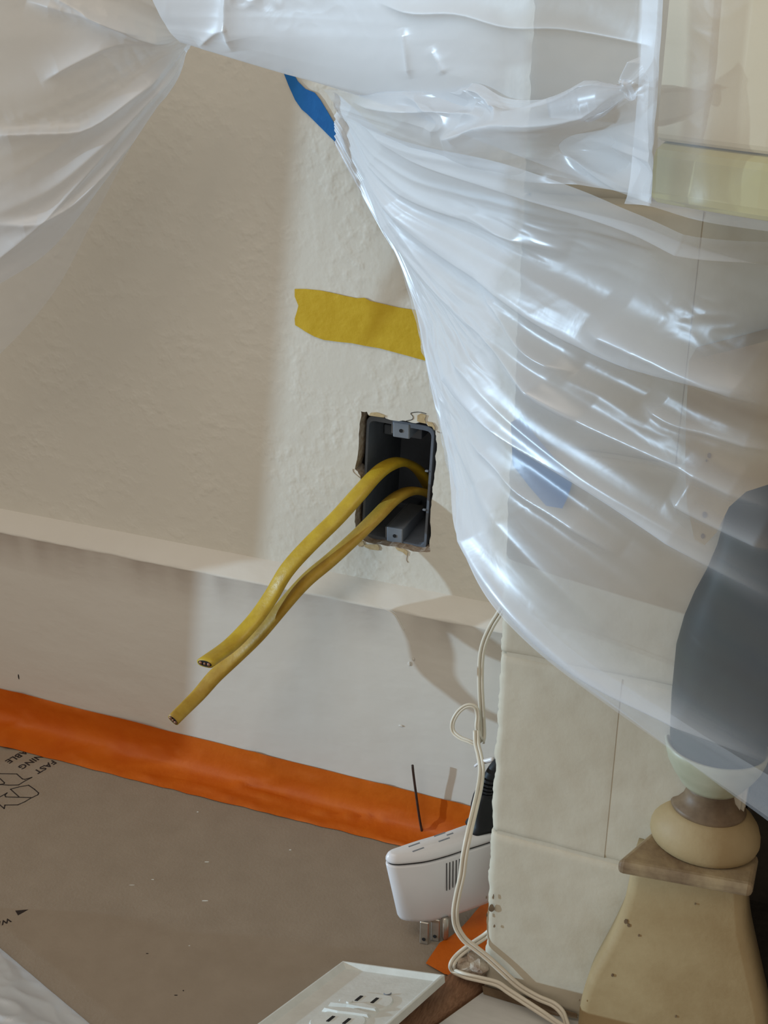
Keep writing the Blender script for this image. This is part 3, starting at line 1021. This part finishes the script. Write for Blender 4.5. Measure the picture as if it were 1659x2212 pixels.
# black ribbed plug pushed into the adapter's top
pb = fl(1040, 1786, 0.0751)
plug = thing('power_plug', 'black ribbed power plug standing in the top of the white adapter', 'plug', (pb[0] + .002, pb[1] + .003, 0.0752), (0, 0, TA_))
bm = bmesh.new()
loft(bm, [(stadium(-.0125, .0125, -.009, .009, .004), .0), (stadium(-.0120, .0120, -.0085, .0085, .004), .0018), (stadium(-.0100, .0100, -.0075, .0075, .004), .004),
          (stadium(-.0098, .0098, -.0072, .0072, .004), .016), (stadium(-.0085, .0085, -.0066, .0066, .004), .024), (stadium(-.0068, .0068, -.0058, .0058, .003), .028)])
obj('plug_body', bm, M['black'], plug, True)
sp = [(0.0, 0, .027), (0.0005, 0, .033), (0.002, 0, .040), (0.006, 0, .047), (0.013, 0, .052), (0.022, 0, .054)]
SP = crom(sp, 40)
bm = bmesh.new()
tube(bm, SP, [0.0052 - 0.0022 * i / 39 for i in range(40)], 14)
rel = obj('strain_relief', bm, M['black'], plug, True)
for i in range(1, 16, 3):
    bm = bmesh.new()
    p = Vector(SP[i])
    d = (Vector(SP[i + 1]) - p).normalized()
    tube(bm, [p - d * .0008, p + d * .0008], 0.0066 - 0.0016 * i / 30, 14)
    obj('relief_rib', bm, M['black'], rel)
# white clip resting on that plug's lead
bm = bmesh.new()
q = [at(1026, 1655, -.075), at(1036, 1648, -.076), at(1050, 1644, -.077), at(1066, 1640, -.078)]
tube(bm, crom(q, 14), [0.0009] * 4 + [0.0016] * 10, 10)
tag(obj('cable_clip', bm, M['white'], smooth=True), 'small white cable clip above the black plug at the chimney corner', 'clip')

# thin dark rod stuck upright at the tape
bm = bmesh.new()
tube(bm, crom([at(912, 1800, -.0215), at(905, 1760, -.0225), at(898, 1710, -.024), at(893, 1672, -.0255), at(891, 1653, -.026)], 16), 0.00095, 10)
tag(obj('metal_rod', bm, M['rod'], smooth=True), 'thin dark rod standing upright from the orange tape behind the adapter', 'rod')

# ------------------------------------------------------------------ white lamp cord
cordr = thing('lamp_cord', 'thin white two-strand lamp cord hanging at the chimney corner and trailing over the hearth', 'cord')


def zip_cord(name, pts, n, sep=0.00115, r=0.00122):
    P = crom([Vector(p) for p in pts], n)
    vd = [(Vector(CAM) - Vector(p)).normalized() for p in P]
    for sgn in (-1, 1):
        Q = []
        for i in range(n):
            t = (Vector(P[min(i + 1, n - 1)]) - Vector(P[max(i - 1, 0)])).normalized()
            s = t.cross(Vector((0.25, -0.9, 0.35)).normalized())
            s = s.normalized() if s.length > 1e-4 else Vector((1, 0, 0))
            Q.append(Vector(P[i]) + s * sep * sgn)
        bm = bmesh.new()
        tube(bm, Q, r, 8)
        obj(name, bm, M['cord'], cordr, True)
zip_cord('hanging_strand', [at(1092, 1300, -.040), at(1078, 1326, -.038), at(1062, 1352, -.036), at(1046, 1388, -.035), at(1039, 1424, -.035), at(1038, 1480, -.037), at(1041, 1540, -.040), at(1043, 1585, -.044), at(1040, 1604, -.050)], 60)
zip_cord('loop_strand', [at(1040, 1600, -.052), at(1031, 1574, -.050), at(1032, 1545, -.046), at(1026, 1527, -.045), at(1008, 1525, -.046), at(990, 1538, -.048), at(978, 1560, -.050), at(979, 1580, -.052), at(994, 1594, -.055), at(1014, 1602, -.057), at(1030, 1610, -.058)], 70, .0008, .0009)
zip_cord('trailing_strand', [at(1029, 1578, -.056), at(1030, 1606, -.062), at(1036, 1632, -.072), at(1040, 1662, -.085), at(1036, 1700, -.105), at(1026, 1745, -.125), at(1013, 1800, -.143), at(1003, 1850, -.150), at(998, 1890, -.153),
         at(989, 1930, -.155), at(983, 1968, -.157), at(986, 2000, -.1565), at(1002, 2028, -.1565), at(1024, 2046, -.1563), at(1052, 2068, -.1560), at(1085, 2098, -.1560),
         at(1120, 2130, -.1560), at(1160, 2154, -.1565), at(1196, 2170, -.159), at(1216, 2190, -.163), at(1224, 2216, -.175), at(1226, 2250, -.19)], 150)
zip_cord('floor_strand', [at(1062, 2010, -.1380), at(1045, 2024, -.1400), at(1015, 2044, -.146), at(990, 2064, -.152), at(977, 2082, -.158), at(980, 2096, -.1565), at(1003, 2107, -.161), at(1040, 2116, -.1605), at(1074, 2125, -.1605),
         at(1100, 2142, -.161), at(1140, 2168, -.163), at(1180, 2194, -.167), at(1215, 2218, -.178), at(1250, 2245, -.185)], 110)

# ------------------------------------------------------------------ duplex wall plate lying tilted on the board
z0p = 0.030
nrm = Vector((-math.tan(math.radians(14)), math.tan(math.radians(20)), 1.0)).normalized()
pc = Vector(fl(850, 2150, z0p))


def onplate(px, py):
    d = Vector(_ray(px, py))
    c = Vector(CAM)
    return c + d * ((pc - c).dot(nrm) / d.dot(nrm))
pa, pbb, plx = onplate(740, 2075), onplate(960, 2105), onplate(560, 2212)
ux = (pbb - pa).normalized()
uy = nrm.cross(ux).normalized()          # points away from the camera
WID = (pbb - pa).length
LENP = WID * 1.62
plate = thing('wall_plate', 'white duplex outlet wall plate lying tilted on the kraft board and wood strip', 'wall plate')
plate.matrix_world = Matrix(((ux.x, uy.x, nrm.x, pa.x), (ux.y, uy.y, nrm.y, pa.y), (ux.z, uy.z, nrm.z, pa.z), (0, 0, 0, 1)))


def ploc(px, py):
    v = onplate(px, py) - pa
    return (v.dot(ux), v.dot(uy))
rim = lambda i, z: ([(i, -i), (i, -LENP + i), (WID - i, -LENP + i), (WID - i, -i)][::-1], z)
bm = bmesh.new()
secs = [rim(0.0004, -.0055), rim(0, -.005), rim(0.0, -.0004), rim(.0005, 0), rim(.0016, 0), rim(.0050, -.0028), rim(.0054, -.0029)]
R_ = [[bm.verts.new((x, y, z)) for x, y in pts] for pts, z in secs]
for a, b in zip(R_[:-1], R_[1:]):
    for k in range(4):
        bm.faces.new((a[k], a[(k + 1) % 4], b[(k + 1) % 4], b[k]))
bm.faces.new(R_[0][::-1])
bm.faces.new(R_[-1])
bmesh.ops.recalc_face_normals(bm, faces=bm.faces[:])
obj('plate_face', bm, M['plate'], plate)
zf = -0.0029
k10 = lambda x, y: (540 + x / 3.7705, 2050 + y / 3.7705)
s1 = [ploc(*k10(885, 377)), ploc(*k10(1014, 394))]
s2 = [ploc(*k10(655, 543)), ploc(*k10(785, 562))]
for (a, b), up in ((s1, True), (s2, False)):
    c = ((a[0] + b[0]) / 2, (a[1] + b[1]) / 2)
    hw = WID * .235
    bm = bmesh.new()
    pts = []
    for k in range(28):
        an = 2 * math.pi * k / 28
        x, y = hw * math.cos(an), hw * .86 * math.sin(an)
        y = max(-hw * .62, min(hw * .62, y))
        pts.append((c[0] + x, c[1] + y - 0.0012))
    lo = [bm.verts.new((x, y, zf)) for x, y in pts]
    hi = [bm.verts.new((c[0] + (x - c[0]) * .95, c[1] + (y - c[1]) * .95, zf + .0009)) for x, y in pts]
    for k in range(28):
        bm.faces.new((lo[k], lo[(k + 1) % 28], hi[(k + 1) % 28], hi[k]))
    bm.faces.new(hi)
    bmesh.ops.recalc_face_normals(bm, faces=bm.faces[:])
    face = obj('outlet_face', bm, M['plate'], plate)
    for q in (a, b):
        bm = bmesh.new()
        box(bm, q[0] - .0010, q[0] + .0010, q[1] - .0036, q[1] + .0036, zf + .0005, zf + .00125)
        obj('outlet_slot', bm, M['hole'], face)
    bm = bmesh.new()
    g0 = (c[0] - .0004, c[1] - hw * .52)
    bmesh.ops.create_cone(bm, cap_ends=True, segments=16, radius1=.0025, radius2=.0025, depth=.0007, matrix=Matrix.Translation((g0[0], g0[1], zf + .0009)))
    obj('ground_hole', bm, M['hole'] if not up else M['plate'], face)
dv = [[(632, 425), (720, 412), (810, 408), (930, 425), (1048, 468), (1030, 482), (900, 462), (780, 440)],
      [(580, 468), (700, 458), (800, 460), (900, 482), (980, 515), (965, 528), (840, 510), (700, 495)]]
for d_ in dv:
    bm = bmesh.new()
    pts = [ploc(*k10(*p)) for p in d_]
    lo = [bm.verts.new((x, y, zf)) for x, y in pts]
    cxm = (sum(p[0] for p in pts) / len(pts), sum(p[1] for p in pts) / len(pts))
    hi = [bm.verts.new((cxm[0] + (x - cxm[0]) * .9, cxm[1] + (y - cxm[1]) * .8, zf + .0022)) for x, y in pts]
    for k in range(len(pts)):
        bm.faces.new((lo[k], lo[(k + 1) % len(pts)], hi[(k + 1) % len(pts)], hi[k]))
    bm.faces.new(hi)
    bmesh.ops.recalc_face_normals(bm, faces=bm.faces[:])
    obj('centre_bar', bm, M['plate'], plate)
c = ploc(*k10(810, 425))
bm = bmesh.new()
bmesh.ops.create_cone(bm, cap_ends=True, segments=18, radius1=.0022, radius2=.0018, depth=.0016, matrix=Matrix.Translation((c[0], c[1], zf + .0024)))
obj('screw_boss', bm, M['plate'], plate)
c = ploc(*k10(1118, 330))
bm = bmesh.new()
tube(bm, [(c[0] + .0022 * math.cos(a), c[1] + .0022 * math.sin(a), zf + .0006) for a in np.linspace(-2.6, .4, 9)], .0004, 6)
obj('moulding_mark', bm, M['boxtab'], plate)
# the receptacle body behind the plate, which props the near end up
bm = bmesh.new()
box(bm, WID * .28, WID * .72, -LENP * .88, -LENP * .42, -.026, -.0056, .001)
obj('receptacle_body', bm, M['plate'], plate)

# ------------------------------------------------------------------ plastic sheeting
def ridge(n, k=1.0):
    return 1.0 - np.minimum(np.abs(n) * 2.2 * k, 1.0)


def soft(n):
    """rounded pleat profile"""
    return 0.62 - np.sqrt(n * n + 0.006) * 1.9


def project(P):
    q = (P - CAM) @ R.T
    return CX + FPX * q[..., 0] / q[..., 2], CY + FPX * q[..., 1] / q[..., 2]


def crease(PX, PY, line, w1, w2, fade=90):
    """height 0..1 of a fold running along a line; w1 / w2 are its slopes on the two sides"""
    line = crom(np.array(line, float), 4 * len(line))
    best = np.full(PX.shape, 1e9)
    side = np.zeros(PX.shape)
    tt = np.zeros(PX.shape)
    n = len(line) - 1
    for i in range(n):
        a, b = line[i], line[i + 1]
        d = b - a
        L2 = d @ d + 1e-9
        t = np.clip(((PX - a[0]) * d[0] + (PY - a[1]) * d[1]) / L2, 0, 1)
        ex, ey = PX - (a[0] + t * d[0]), PY - (a[1] + t * d[1])
        dist = np.sqrt(ex * ex + ey * ey)
        m = dist < best
        best = np.where(m, dist, best)
        side = np.where(m, d[0] * ey - d[1] * ex, side)
        tt = np.where(m, (i + t) / n, tt)
    w = np.where(side > 0, w1, w2)
    ends = np.clip(np.minimum(tt, 1 - tt) * 6, 0, 1)
    return np.exp(-np.sqrt((best / w) ** 2 + 0.02)) * ends


def sheet(name, curves, nu, nv, m, parent, fold, seed, folds=9.0, lat=0.0, crumple=0.0, along=1.2, cmask=None, creases=(), plies=None, pull=0.0):
    """a draped film: pull lines (each a run of stations with their depth) skinned to a surface, then pleated
    along the pull direction, creased and crumpled"""
    G = np.array([[at(*p) for p in c] for c in curves])           # K, M, 3
    P = crom(G, nv)
    P = crom(P.transpose(1, 0, 2), nu).transpose(1, 0, 2)          # nv, nu
    U, V_ = np.meshgrid(np.linspace(0, 1, nu), np.linspace(0, 1, nv))
    du = np.gradient(P, axis=1)
    dv_ = np.gradient(P, axis=0)
    N = np.cross(du, dv_)
    N /= np.linalg.norm(N, axis=2, keepdims=True) + 1e-12
    N *= np.sign((N * (CAM - P)).sum(2, keepdims=True))
    width = np.minimum(np.linalg.norm(dv_, axis=2) * nv / 0.35, 1.0)   # local spread of the fan
    T = dv_ / (np.linalg.norm(dv_, axis=2, keepdims=True) + 1e-12)
    warp = 0.25 * pn(U * 2.2, V_ * 2.0, seed + 9)
    VV = V_ + warp * .14
    a = pn(VV * folds, U * along, seed)
    b = pn(VV * folds * 2.6 + 5, U * along * 1.5, seed + 1)
    h = 1.2 * soft(a) + 0.30 * soft(b)
    D = fold * (0.25 + 0.75 * width) * h
    PX, PY = project(P)
    for line, hgt, w1, w2 in creases:
        D = D + 1.25 * hgt * crease(PX, PY, line, w1, w2)
    if crumple:
        mask = np.clip(0.30 + 1.6 * pn(U * 4, V_ * 4, seed + 20), 0.0, 1.0)
        if cmask is not None:
            mask = np.maximum(mask * 0.12, cmask(PX, PY))
        if pull:                                   # short wrinkles drawn out along the pull
            wx = 0.05 * pn(U * 9, V_ * 9, seed + 40)
            c1 = ridge(pn((V_ + wx * .3) * 22 * pull, (U + wx) * 8 * pull, seed + 4), 1.2)
            c2 = ridge(pn((V_ + wx * .3) * 47 * pull, (U + wx) * 17 * pull, seed + 5), 1.2)
        else:
            X_, Z_ = P[..., 0] + P[..., 1] * .6, P[..., 2]
            wx = 0.008 * pn(X_ * 30, Z_ * 30, seed + 40)
            c1 = ridge(pn((X_ + wx) * 46, Z_ * 46, seed + 4), 1.2)
            c2 = ridge(pn((X_ + wx) * 100 + 4, Z_ * 100, seed + 5), 1.2)
        D = D + crumple * mask * (0.62 * c1 + 0.34 * c2 - .5)
    Q = P + N * D[..., None]
    if lat:
        L_ = pn(VV * folds * 1.6 + 3, U * along, seed + 30)
        Q = Q + T * (lat * width * L_)[..., None]
    o = grid_obj(name, Q, m, parent)
    ply = np.full(PX.shape, 1.0) if plies is None else plies(PX, PY) + 0 * PX
    ply = ply + 0.9 * (1 - width) ** 2 * (fold > .004)
    for line, hgt, w1, w2 in creases:
        ply = ply + min(2.6, hgt * 270) * crease(PX, PY, line, w1 * .9, w2 * .45)
    at_ = o.data.attributes.new('ply', 'FLOAT', 'POINT')
    at_.data.foreach_set('value', ply.reshape(-1).astype(np.float32))
    return o


def blob(PX, PY, cx, cy, rx, ry, ang=0.0):
    c, s_ = math.cos(ang), math.sin(ang)
    x, y = (PX - cx) * c + (PY - cy) * s_, -(PX - cx) * s_ + (PY - cy) * c
    return np.exp(-((x / rx) ** 2 + (y / ry) ** 2) ** 1.5)


def free(x, y):
    """1 where the film hangs clear in the air left of the chimney corner, 0 where it lies against the masonry"""
    return np.clip((1092 + (1000 - y) * .055 - x) / 26 + .5, 0, 1)  # brighter look of the free-hanging film, painted in as extra opacity


drop = thing('plastic_sheet', 'milky plastic sheet gathered at the blue wall tape, draped over mantel and column', 'plastic sheet')
# main fan of folds from the gather at the blue tape out over the chimney
FAN = [
    [(728, 196, -.022), (790, 236, -.050), (870, 276, -.090), (960, 300, -.132), (1130, 336, -.196), (1405, 416, -.274), (1560, 470, -.298), (1820, 510, -.314)],
    [(728, 226, -.018), (785, 282, -.044), (862, 338, -.080), (960, 392, -.116), (1140, 452, -.178), (1405, 528, -.240), (1580, 590, -.262), (1820, 670, -.280)],
    [(728, 246, -.014), (785, 316, -.038), (862, 402, -.070), (960, 488, -.102), (1140, 604, -.170), (1405, 736, -.222), (1580, 812, -.246), (1820, 905, -.262)],
    [(728, 262, -.012), (785, 342, -.032), (858, 448, -.060), (945, 572, -.092), (1100, 728, -.164), (1350, 884, -.212), (1560, 1000, -.240), (1820, 1135, -.256)],
    [(728, 276, -.010), (785, 362, -.028), (855, 480, -.052), (930, 636, -.084), (1040, 820, -.158), (1250, 1018, -.204), (1500, 1186, -.238), (1820, 1385, -.256)],
    [(728, 288, -.008), (785, 380, -.024), (855, 506, -.046), (916, 672, -.074), (990, 880, -.132), (1110, 1090, -.190), (1360, 1320, -.230), (1820, 1640, -.258)],
    [(728, 300, -.006), (785, 396, -.020), (858, 526, -.040), (908, 690, -.066), (968, 930, -.116), (1050, 1170, -.176), (1250, 1400, -.220), (1820, 1760, -.258)],
    [(728, 312, -.006), (790, 418, -.018), (868, 545, -.036), (925, 710, -.060), (974, 960, -.104), (1012, 1190, -.156), (1172, 1410, -.208), (1820, 1880, -.258)],
]
FC = [([(735, 222), (850, 285), (960, 335), (1100, 380), (1250, 420), (1405, 452), (1520, 500), (1680, 540)], .0075, 16, 60),
      ([(750, 270), (850, 360), (960, 430), (1050, 470), (1120, 505), (1230, 545)], .0070, 18, 55),
      ([(760, 300), (860, 410), (980, 530), (1090, 610), (1200, 690), (1300, 740), (1440, 785), (1680, 830)], .0085, 18, 60),
      ([(800, 380), (880, 500), (990, 640), (1100, 740), (1190, 830), (1290, 900)], .0080, 20, 50),
      ([(1090, 770), (1250, 880), (1400, 950), (1560, 1020), (1700, 1090)], .0060, 20, 50),
      ([(940, 700), (990, 800), (1060, 880), (1130, 940), (1220, 1000), (1330, 1068), (1500, 1180), (1700, 1310)], .0110, 16, 70),
      ([(1010, 930), (1075, 1000), (1130, 1062), (1210, 1115), (1340, 1200)], .0050, 10, 40),
      ([(1000, 1060), (1040, 1160), (1100, 1260), (1200, 1380), (1320, 1455), (1480, 1540), (1700, 1660)], .0095, 14, 60),
      ([(1300, 690), (1450, 750), (1700, 870)], .0050, 22, 60),
      ([(1400, 860), (1480, 905), (1560, 930), (1700, 975)], .0045, 14, 40),
      ([(1470, 1060), (1560, 1110), (1700, 1180)], .0060, 14, 50),
      ([(1060, 610), (1130, 700), (1190, 760), (1270, 800)], .0045, 12, 30)]
sheet('fan_drape', FAN, 540, 460, M['film'], drop, 0.0085, 101, folds=6.5, lat=0.0016, crumple=0.0030, along=0.55, creases=FC, pull=1.0,
      plies=lambda x, y: 0.38 + 3.2 * free(x, y) + 1.5 * np.clip((1420 - x) / 420, 0, 1) + 0.9 * blob(x, y, 1280, 600, 240, 130, .4) ,
      cmask=lambda x, y: np.maximum.reduce([0.9 * blob(x, y, 965, 880, 50, 300, -.13), 0.8 * blob(x, y, 1000, 720, 110, 120), 0.75 * blob(x, y, 1130, 500, 120, 60, .5),
                                             0.6 * blob(x, y, 1310, 530, 110, 60, .3), 0.5 * blob(x, y, 1540, 690, 120, 50, .3), 0.35 * blob(x, y, 1560, 1560, 160, 40, .5)]))
# a second ply lying behind the hem, seen as the doubled band along the left edge
HEM = [
    [(760, 330, -.010), (850, 480, -.028), (915, 650, -.052), (960, 850, -.084), (1000, 1030, -.112), (1060, 1180, -.164), (1200, 1370, -.192), (1480, 1560, -.214), (1820, 1770, -.232)],
    [(756, 330, -.008), (840, 480, -.022), (893, 650, -.042), (935, 840, -.068), (975, 1030, -.096), (1030, 1210, -.146), (1150, 1390, -.176), (1450, 1600, -.204), (1820, 1830, -.224)],
    [(752, 330, -.006), (830, 480, -.016), (880, 620, -.030), (925, 800, -.050), (968, 1000, -.080), (1010, 1190, -.128), (1120, 1360, -.164), (1430, 1602, -.196), (1820, 1890, -.216)],
]
sheet('hem_ply', HEM, 420, 120, M['film_thin'], drop, 0.003, 131, folds=3, lat=0.001, crumple=0.0030, along=1.4,
      cmask=lambda x, y: blob(x, y, 960, 900, 60, 320, -.15))
# upper flap stretched from the wall to the corner of the mantel
FLAP = [
    [(270, -140, -.086), (480, -140, -.100), (700, -140, -.128), (950, -140, -.176), (1200, -140, -.226), (1437, -140, -.262)],
    [(330, 0, -.080), (500, 5, -.094), (700, 15, -.122), (930, 30, -.172), (1200, 45, -.224), (1430, 60, -.262)],
    [(362, 60, -.076), (498, 78, -.088), (690, 105, -.114), (920, 140, -.164), (1190, 165, -.220), (1422, 190, -.262)],
    [(384, 86, -.074), (496, 120, -.080), (660, 166, -.092), (880, 216, -.140), (1150, 270, -.206), (1414, 310, -.260)],
    [(388, 90, -.072), (500, 124, -.076), (640, 164, -.082), (850, 232, -.118), (1120, 335, -.190), (1408, 440, -.258)],
]
TC = [([(820, 5), (900, 28), (1000, 30), (1110, 58), (1240, 62), (1410, 100)], .0030, 7, 30),
      ([(497, -40), (493, 30), (502, 112)], .0035, 10, 22),
      ([(430, 100), (470, 70), (500, 60)], .002, 8, 20),
      ([(872, 60), (880, 110), (888, 170)], .0016, 8, 8), ([(930, 100), (950, 135), (962, 160)], .0012, 7, 7)]
sheet('upper_flap', FLAP, 420, 300, M['film_dense'], drop, 0.0016, 151, folds=3, lat=0.0, crumple=0.0030, along=1.2, creases=TC,
      plies=lambda x, y: 1.0 + 1.0 * free(x, y) + 4.2 * np.clip((1090 - x) / 260, 0, 1) + 2.4 * np.clip((x - 1380) / 10, 0, 1),
      cmask=lambda x, y: np.maximum(0.8 * blob(x, y, 560, 2, 60, 18), 0.6 * blob(x, y, 1340, 330, 120, 70, -.2)))
# crumpled knot where the flap is pinched, with the taut fold running up to the mantel
KNOT = [
    [(700, 190, -.056), (820, 196, -.124), (940, 196, -.158), (1040, 180, -.184), (1100, 215, -.202), (1220, 214, -.240), (1345, 186, -.260), (1392, 120, -.270)],
    [(712, 205, -.054), (830, 222, -.126), (950, 232, -.162), (1050, 226, -.188), (1096, 240, -.206), (1225, 226, -.244), (1350, 196, -.264), (1396, 150, -.272)],
    [(722, 220, -.050), (835, 246, -.126), (945, 268, -.162), (1040, 268, -.192), (1092, 266, -.210), (1228, 232, -.246), (1354, 202, -.266), (1400, 180, -.273)],
    [(730, 235, -.044), (840, 272, -.118), (950, 308, -.158), (1060, 330, -.194), (1140, 326, -.216), (1260, 300, -.218), (1370, 270, -.264), (1406, 300, -.274)],
    [(736, 250, -.036), (845, 300, -.110), (950, 342, -.146), (1060, 376, -.186), (1150, 392, -.214), (1280, 405, -.232), (1390, 420, -.266), (1410, 436, -.274)],
]
KC = [([(955, 300), (1020, 285), (1090, 266), (1230, 230), (1352, 198)], .0070, 30, 8),
      ([(1352, 200), (1372, 165), (1390, 120)], .0040, 8, 10),
      ([(1020, 190), (1060, 205), (1090, 262)], .0050, 8, 16),
      ([(760, 215), (860, 240), (960, 245), (1050, 255)], .0040, 10, 24)]
sheet('pinched_knot', KNOT, 440, 240, M['film'], drop, 0.0040, 171, folds=3, lat=0.002, crumple=0.0075, along=1.2, creases=KC,
      plies=lambda x, y: 1 + 3.0 * blob(x, y, 960, 245, 190, 75) + 2.2 * blob(x, y, 1310, 350, 130, 70, -.3),
      cmask=lambda x, y: np.maximum.reduce([blob(x, y, 980, 240, 110, 60), 0.9 * blob(x, y, 1320, 350, 100, 60), 0.5 * blob(x, y, 1330, 215, 80, 30)]))
# film lying over the face of the mantel
COVER = [
    [(1392, -140, -.262), (1440, -140, -.272), (1500, -140, -.284), (1600, -140, -.292), (1820, -140, -.296)],
    [(1388, 60, -.262), (1432, 60, -.272), (1500, 60, -.284), (1600, 60, -.292), (1820, 60, -.296)],
    [(1376, 250, -.262), (1420, 250, -.272), (1500, 250, -.286), (1600, 250, -.292), (1820, 250, -.297)],
    [(1360, 400, -.262), (1410, 400, -.272), (1500, 410, -.288), (1600, 415, -.294), (1820, 420, -.298)],
    [(1350, 440, -.258), (1405, 446, -.274), (1500, 474, -.292), (1600, 492, -.298), (1820, 520, -.302)],
]
sheet('mantel_cover', COVER, 220, 220, M['film_thin'], drop, 0.0014, 191, folds=2, crumple=0.0008, along=1.2,
      plies=lambda x, y: 0.8 + 2.0 * np.clip((1428 - y * .05 - x) / 6, 0, 1))

left = thing('plastic_sheet', 'milky plastic sheet fanning to the upper left from under the flap', 'plastic sheet')
LFT = [
    [(430, 60, -.044), (360, 20, -.058), (260, -40, -.071), (140, -100, -.079), (0, -150, -.088), (-160, -200, -.096)],
    [(425, 72, -.043), (350, 62, -.057), (250, 40, -.073), (130, 10, -.081), (0, -20, -.090), (-160, -60, -.098)],
    [(420, 82, -.043), (345, 96, -.056), (240, 130, -.073), (125, 150, -.083), (0, 165, -.091), (-160, 180, -.100)],
    [(416, 90, -.042), (342, 130, -.055), (236, 210, -.071), (120, 280, -.082), (0, 330, -.091), (-160, 380, -.100)],
    [(411, 96, -.041), (338, 168, -.053), (230, 300, -.069), (118, 410, -.079), (0, 485, -.090), (-160, 560, -.099)],
    [(406, 100, -.040), (330, 215, -.052), (238, 370, -.066), (118, 530, -.077), (0, 612, -.088), (-160, 700, -.098)],
]
LC = [([(60, 0), (140, 22), (215, 42), (300, 76), (390, 88)], .0060, 12, 34),
      ([(-60, 290), (70, 284), (190, 272), (280, 200), (380, 105)], .0070, 30, 12),
      ([(-60, 480), (110, 468), (220, 380), (320, 240), (395, 112)], .0060, 30, 14),
      ([(90, 178), (180, 130), (270, 90), (380, 85)], .0040, 10, 24),
      ([(-40, 590), (80, 490), (200, 360), (320, 200), (400, 104)], .0045, 10, 30),
      ([(100, -20), (180, 20), (230, 50), (310, 70)], .003, 8, 20)]
LFT2 = [
    [(408, 80, -.019), (330, 140, -.032), (220, 240, -.038), (110, 330, -.045), (0, 400, -.051), (-160, 470, -.057)],
    [(406, 92, -.019), (320, 200, -.030), (215, 350, -.035), (110, 490, -.041), (0, 590, -.047), (-160, 680, -.053)],
    [(404, 100, -.018), (308, 270, -.028), (205, 468, -.032), (118, 630, -.038), (0, 765, -.044), (-160, 900, -.051)],
]
sheet('left_fan', LFT, 380, 320, M['film_left'], left, 0.0060, 211, folds=4.5, lat=0.002, crumple=0.0026, along=0.9, creases=LC,
      plies=lambda x, y: 1.1 + 2.0 * np.clip((y - 330) / 260, 0, 1) + 1.0 * blob(x, y, 260, 90, 160, 70, -.3),
      cmask=lambda x, y: np.maximum.reduce([0.7 * blob(x, y, 230, 45, 90, 26, .3), 0.5 * blob(x, y, 60, 270, 110, 30), 0.4 * blob(x, y, 260, 130, 90, 60, -.6)]))
sheet('back_ply', LFT2, 200, 160, M['film_thin'], left, 0.0020, 231, folds=2, crumple=0.0008, along=1.0, plies=lambda x, y: 1.7 + 0 * x)

# white sheet heaped on the floor at the lower left
def heap():
    n = 150
    U, V_ = np.meshgrid(np.linspace(0, 1, n), np.linspace(0, 1, n))
    e0, e1 = fl(-60, 2000, 0), fl(330, 2330, 0)
    e0, e1 = np.array(e0), np.array(e1)
    d = e1 - e0
    nrm_ = np.array([-d[1], d[0], 0]) / np.linalg.norm(d)
    if nrm_[1] > 0:
        nrm_ = -nrm_
    P = e0 + d * (U[..., None] * 1.3 - .15) + nrm_ * (V_[..., None] * 0.16)
    P[..., 0] += 0.002 * pn(U * 6, V_ * 2, 300)
    rise = 0.010 * np.clip(V_ / .22, 0, 1) ** .5
    P[..., 2] = 0.0012 + rise + rise / .010 * (0.006 * (ridge(pn(U * 2 + V_ * 1.2, V_ * 5 - U * 1.5, 301)) - .3) + 0.003 * ridge(pn(U * 12, V_ * 12, 302)))
    P[..., 2] = np.maximum(P[..., 2], 0.0012)
    o = grid_obj('plastic_heap', P, M['film_white'])
    at_ = o.data.attributes.new('ply', 'FLOAT', 'POINT')
    at_.data.foreach_set('value', np.ones(n * n, np.float32))
    return o
tag(heap(), 'white plastic sheet bunched on the floor board at lower left', 'plastic sheet')
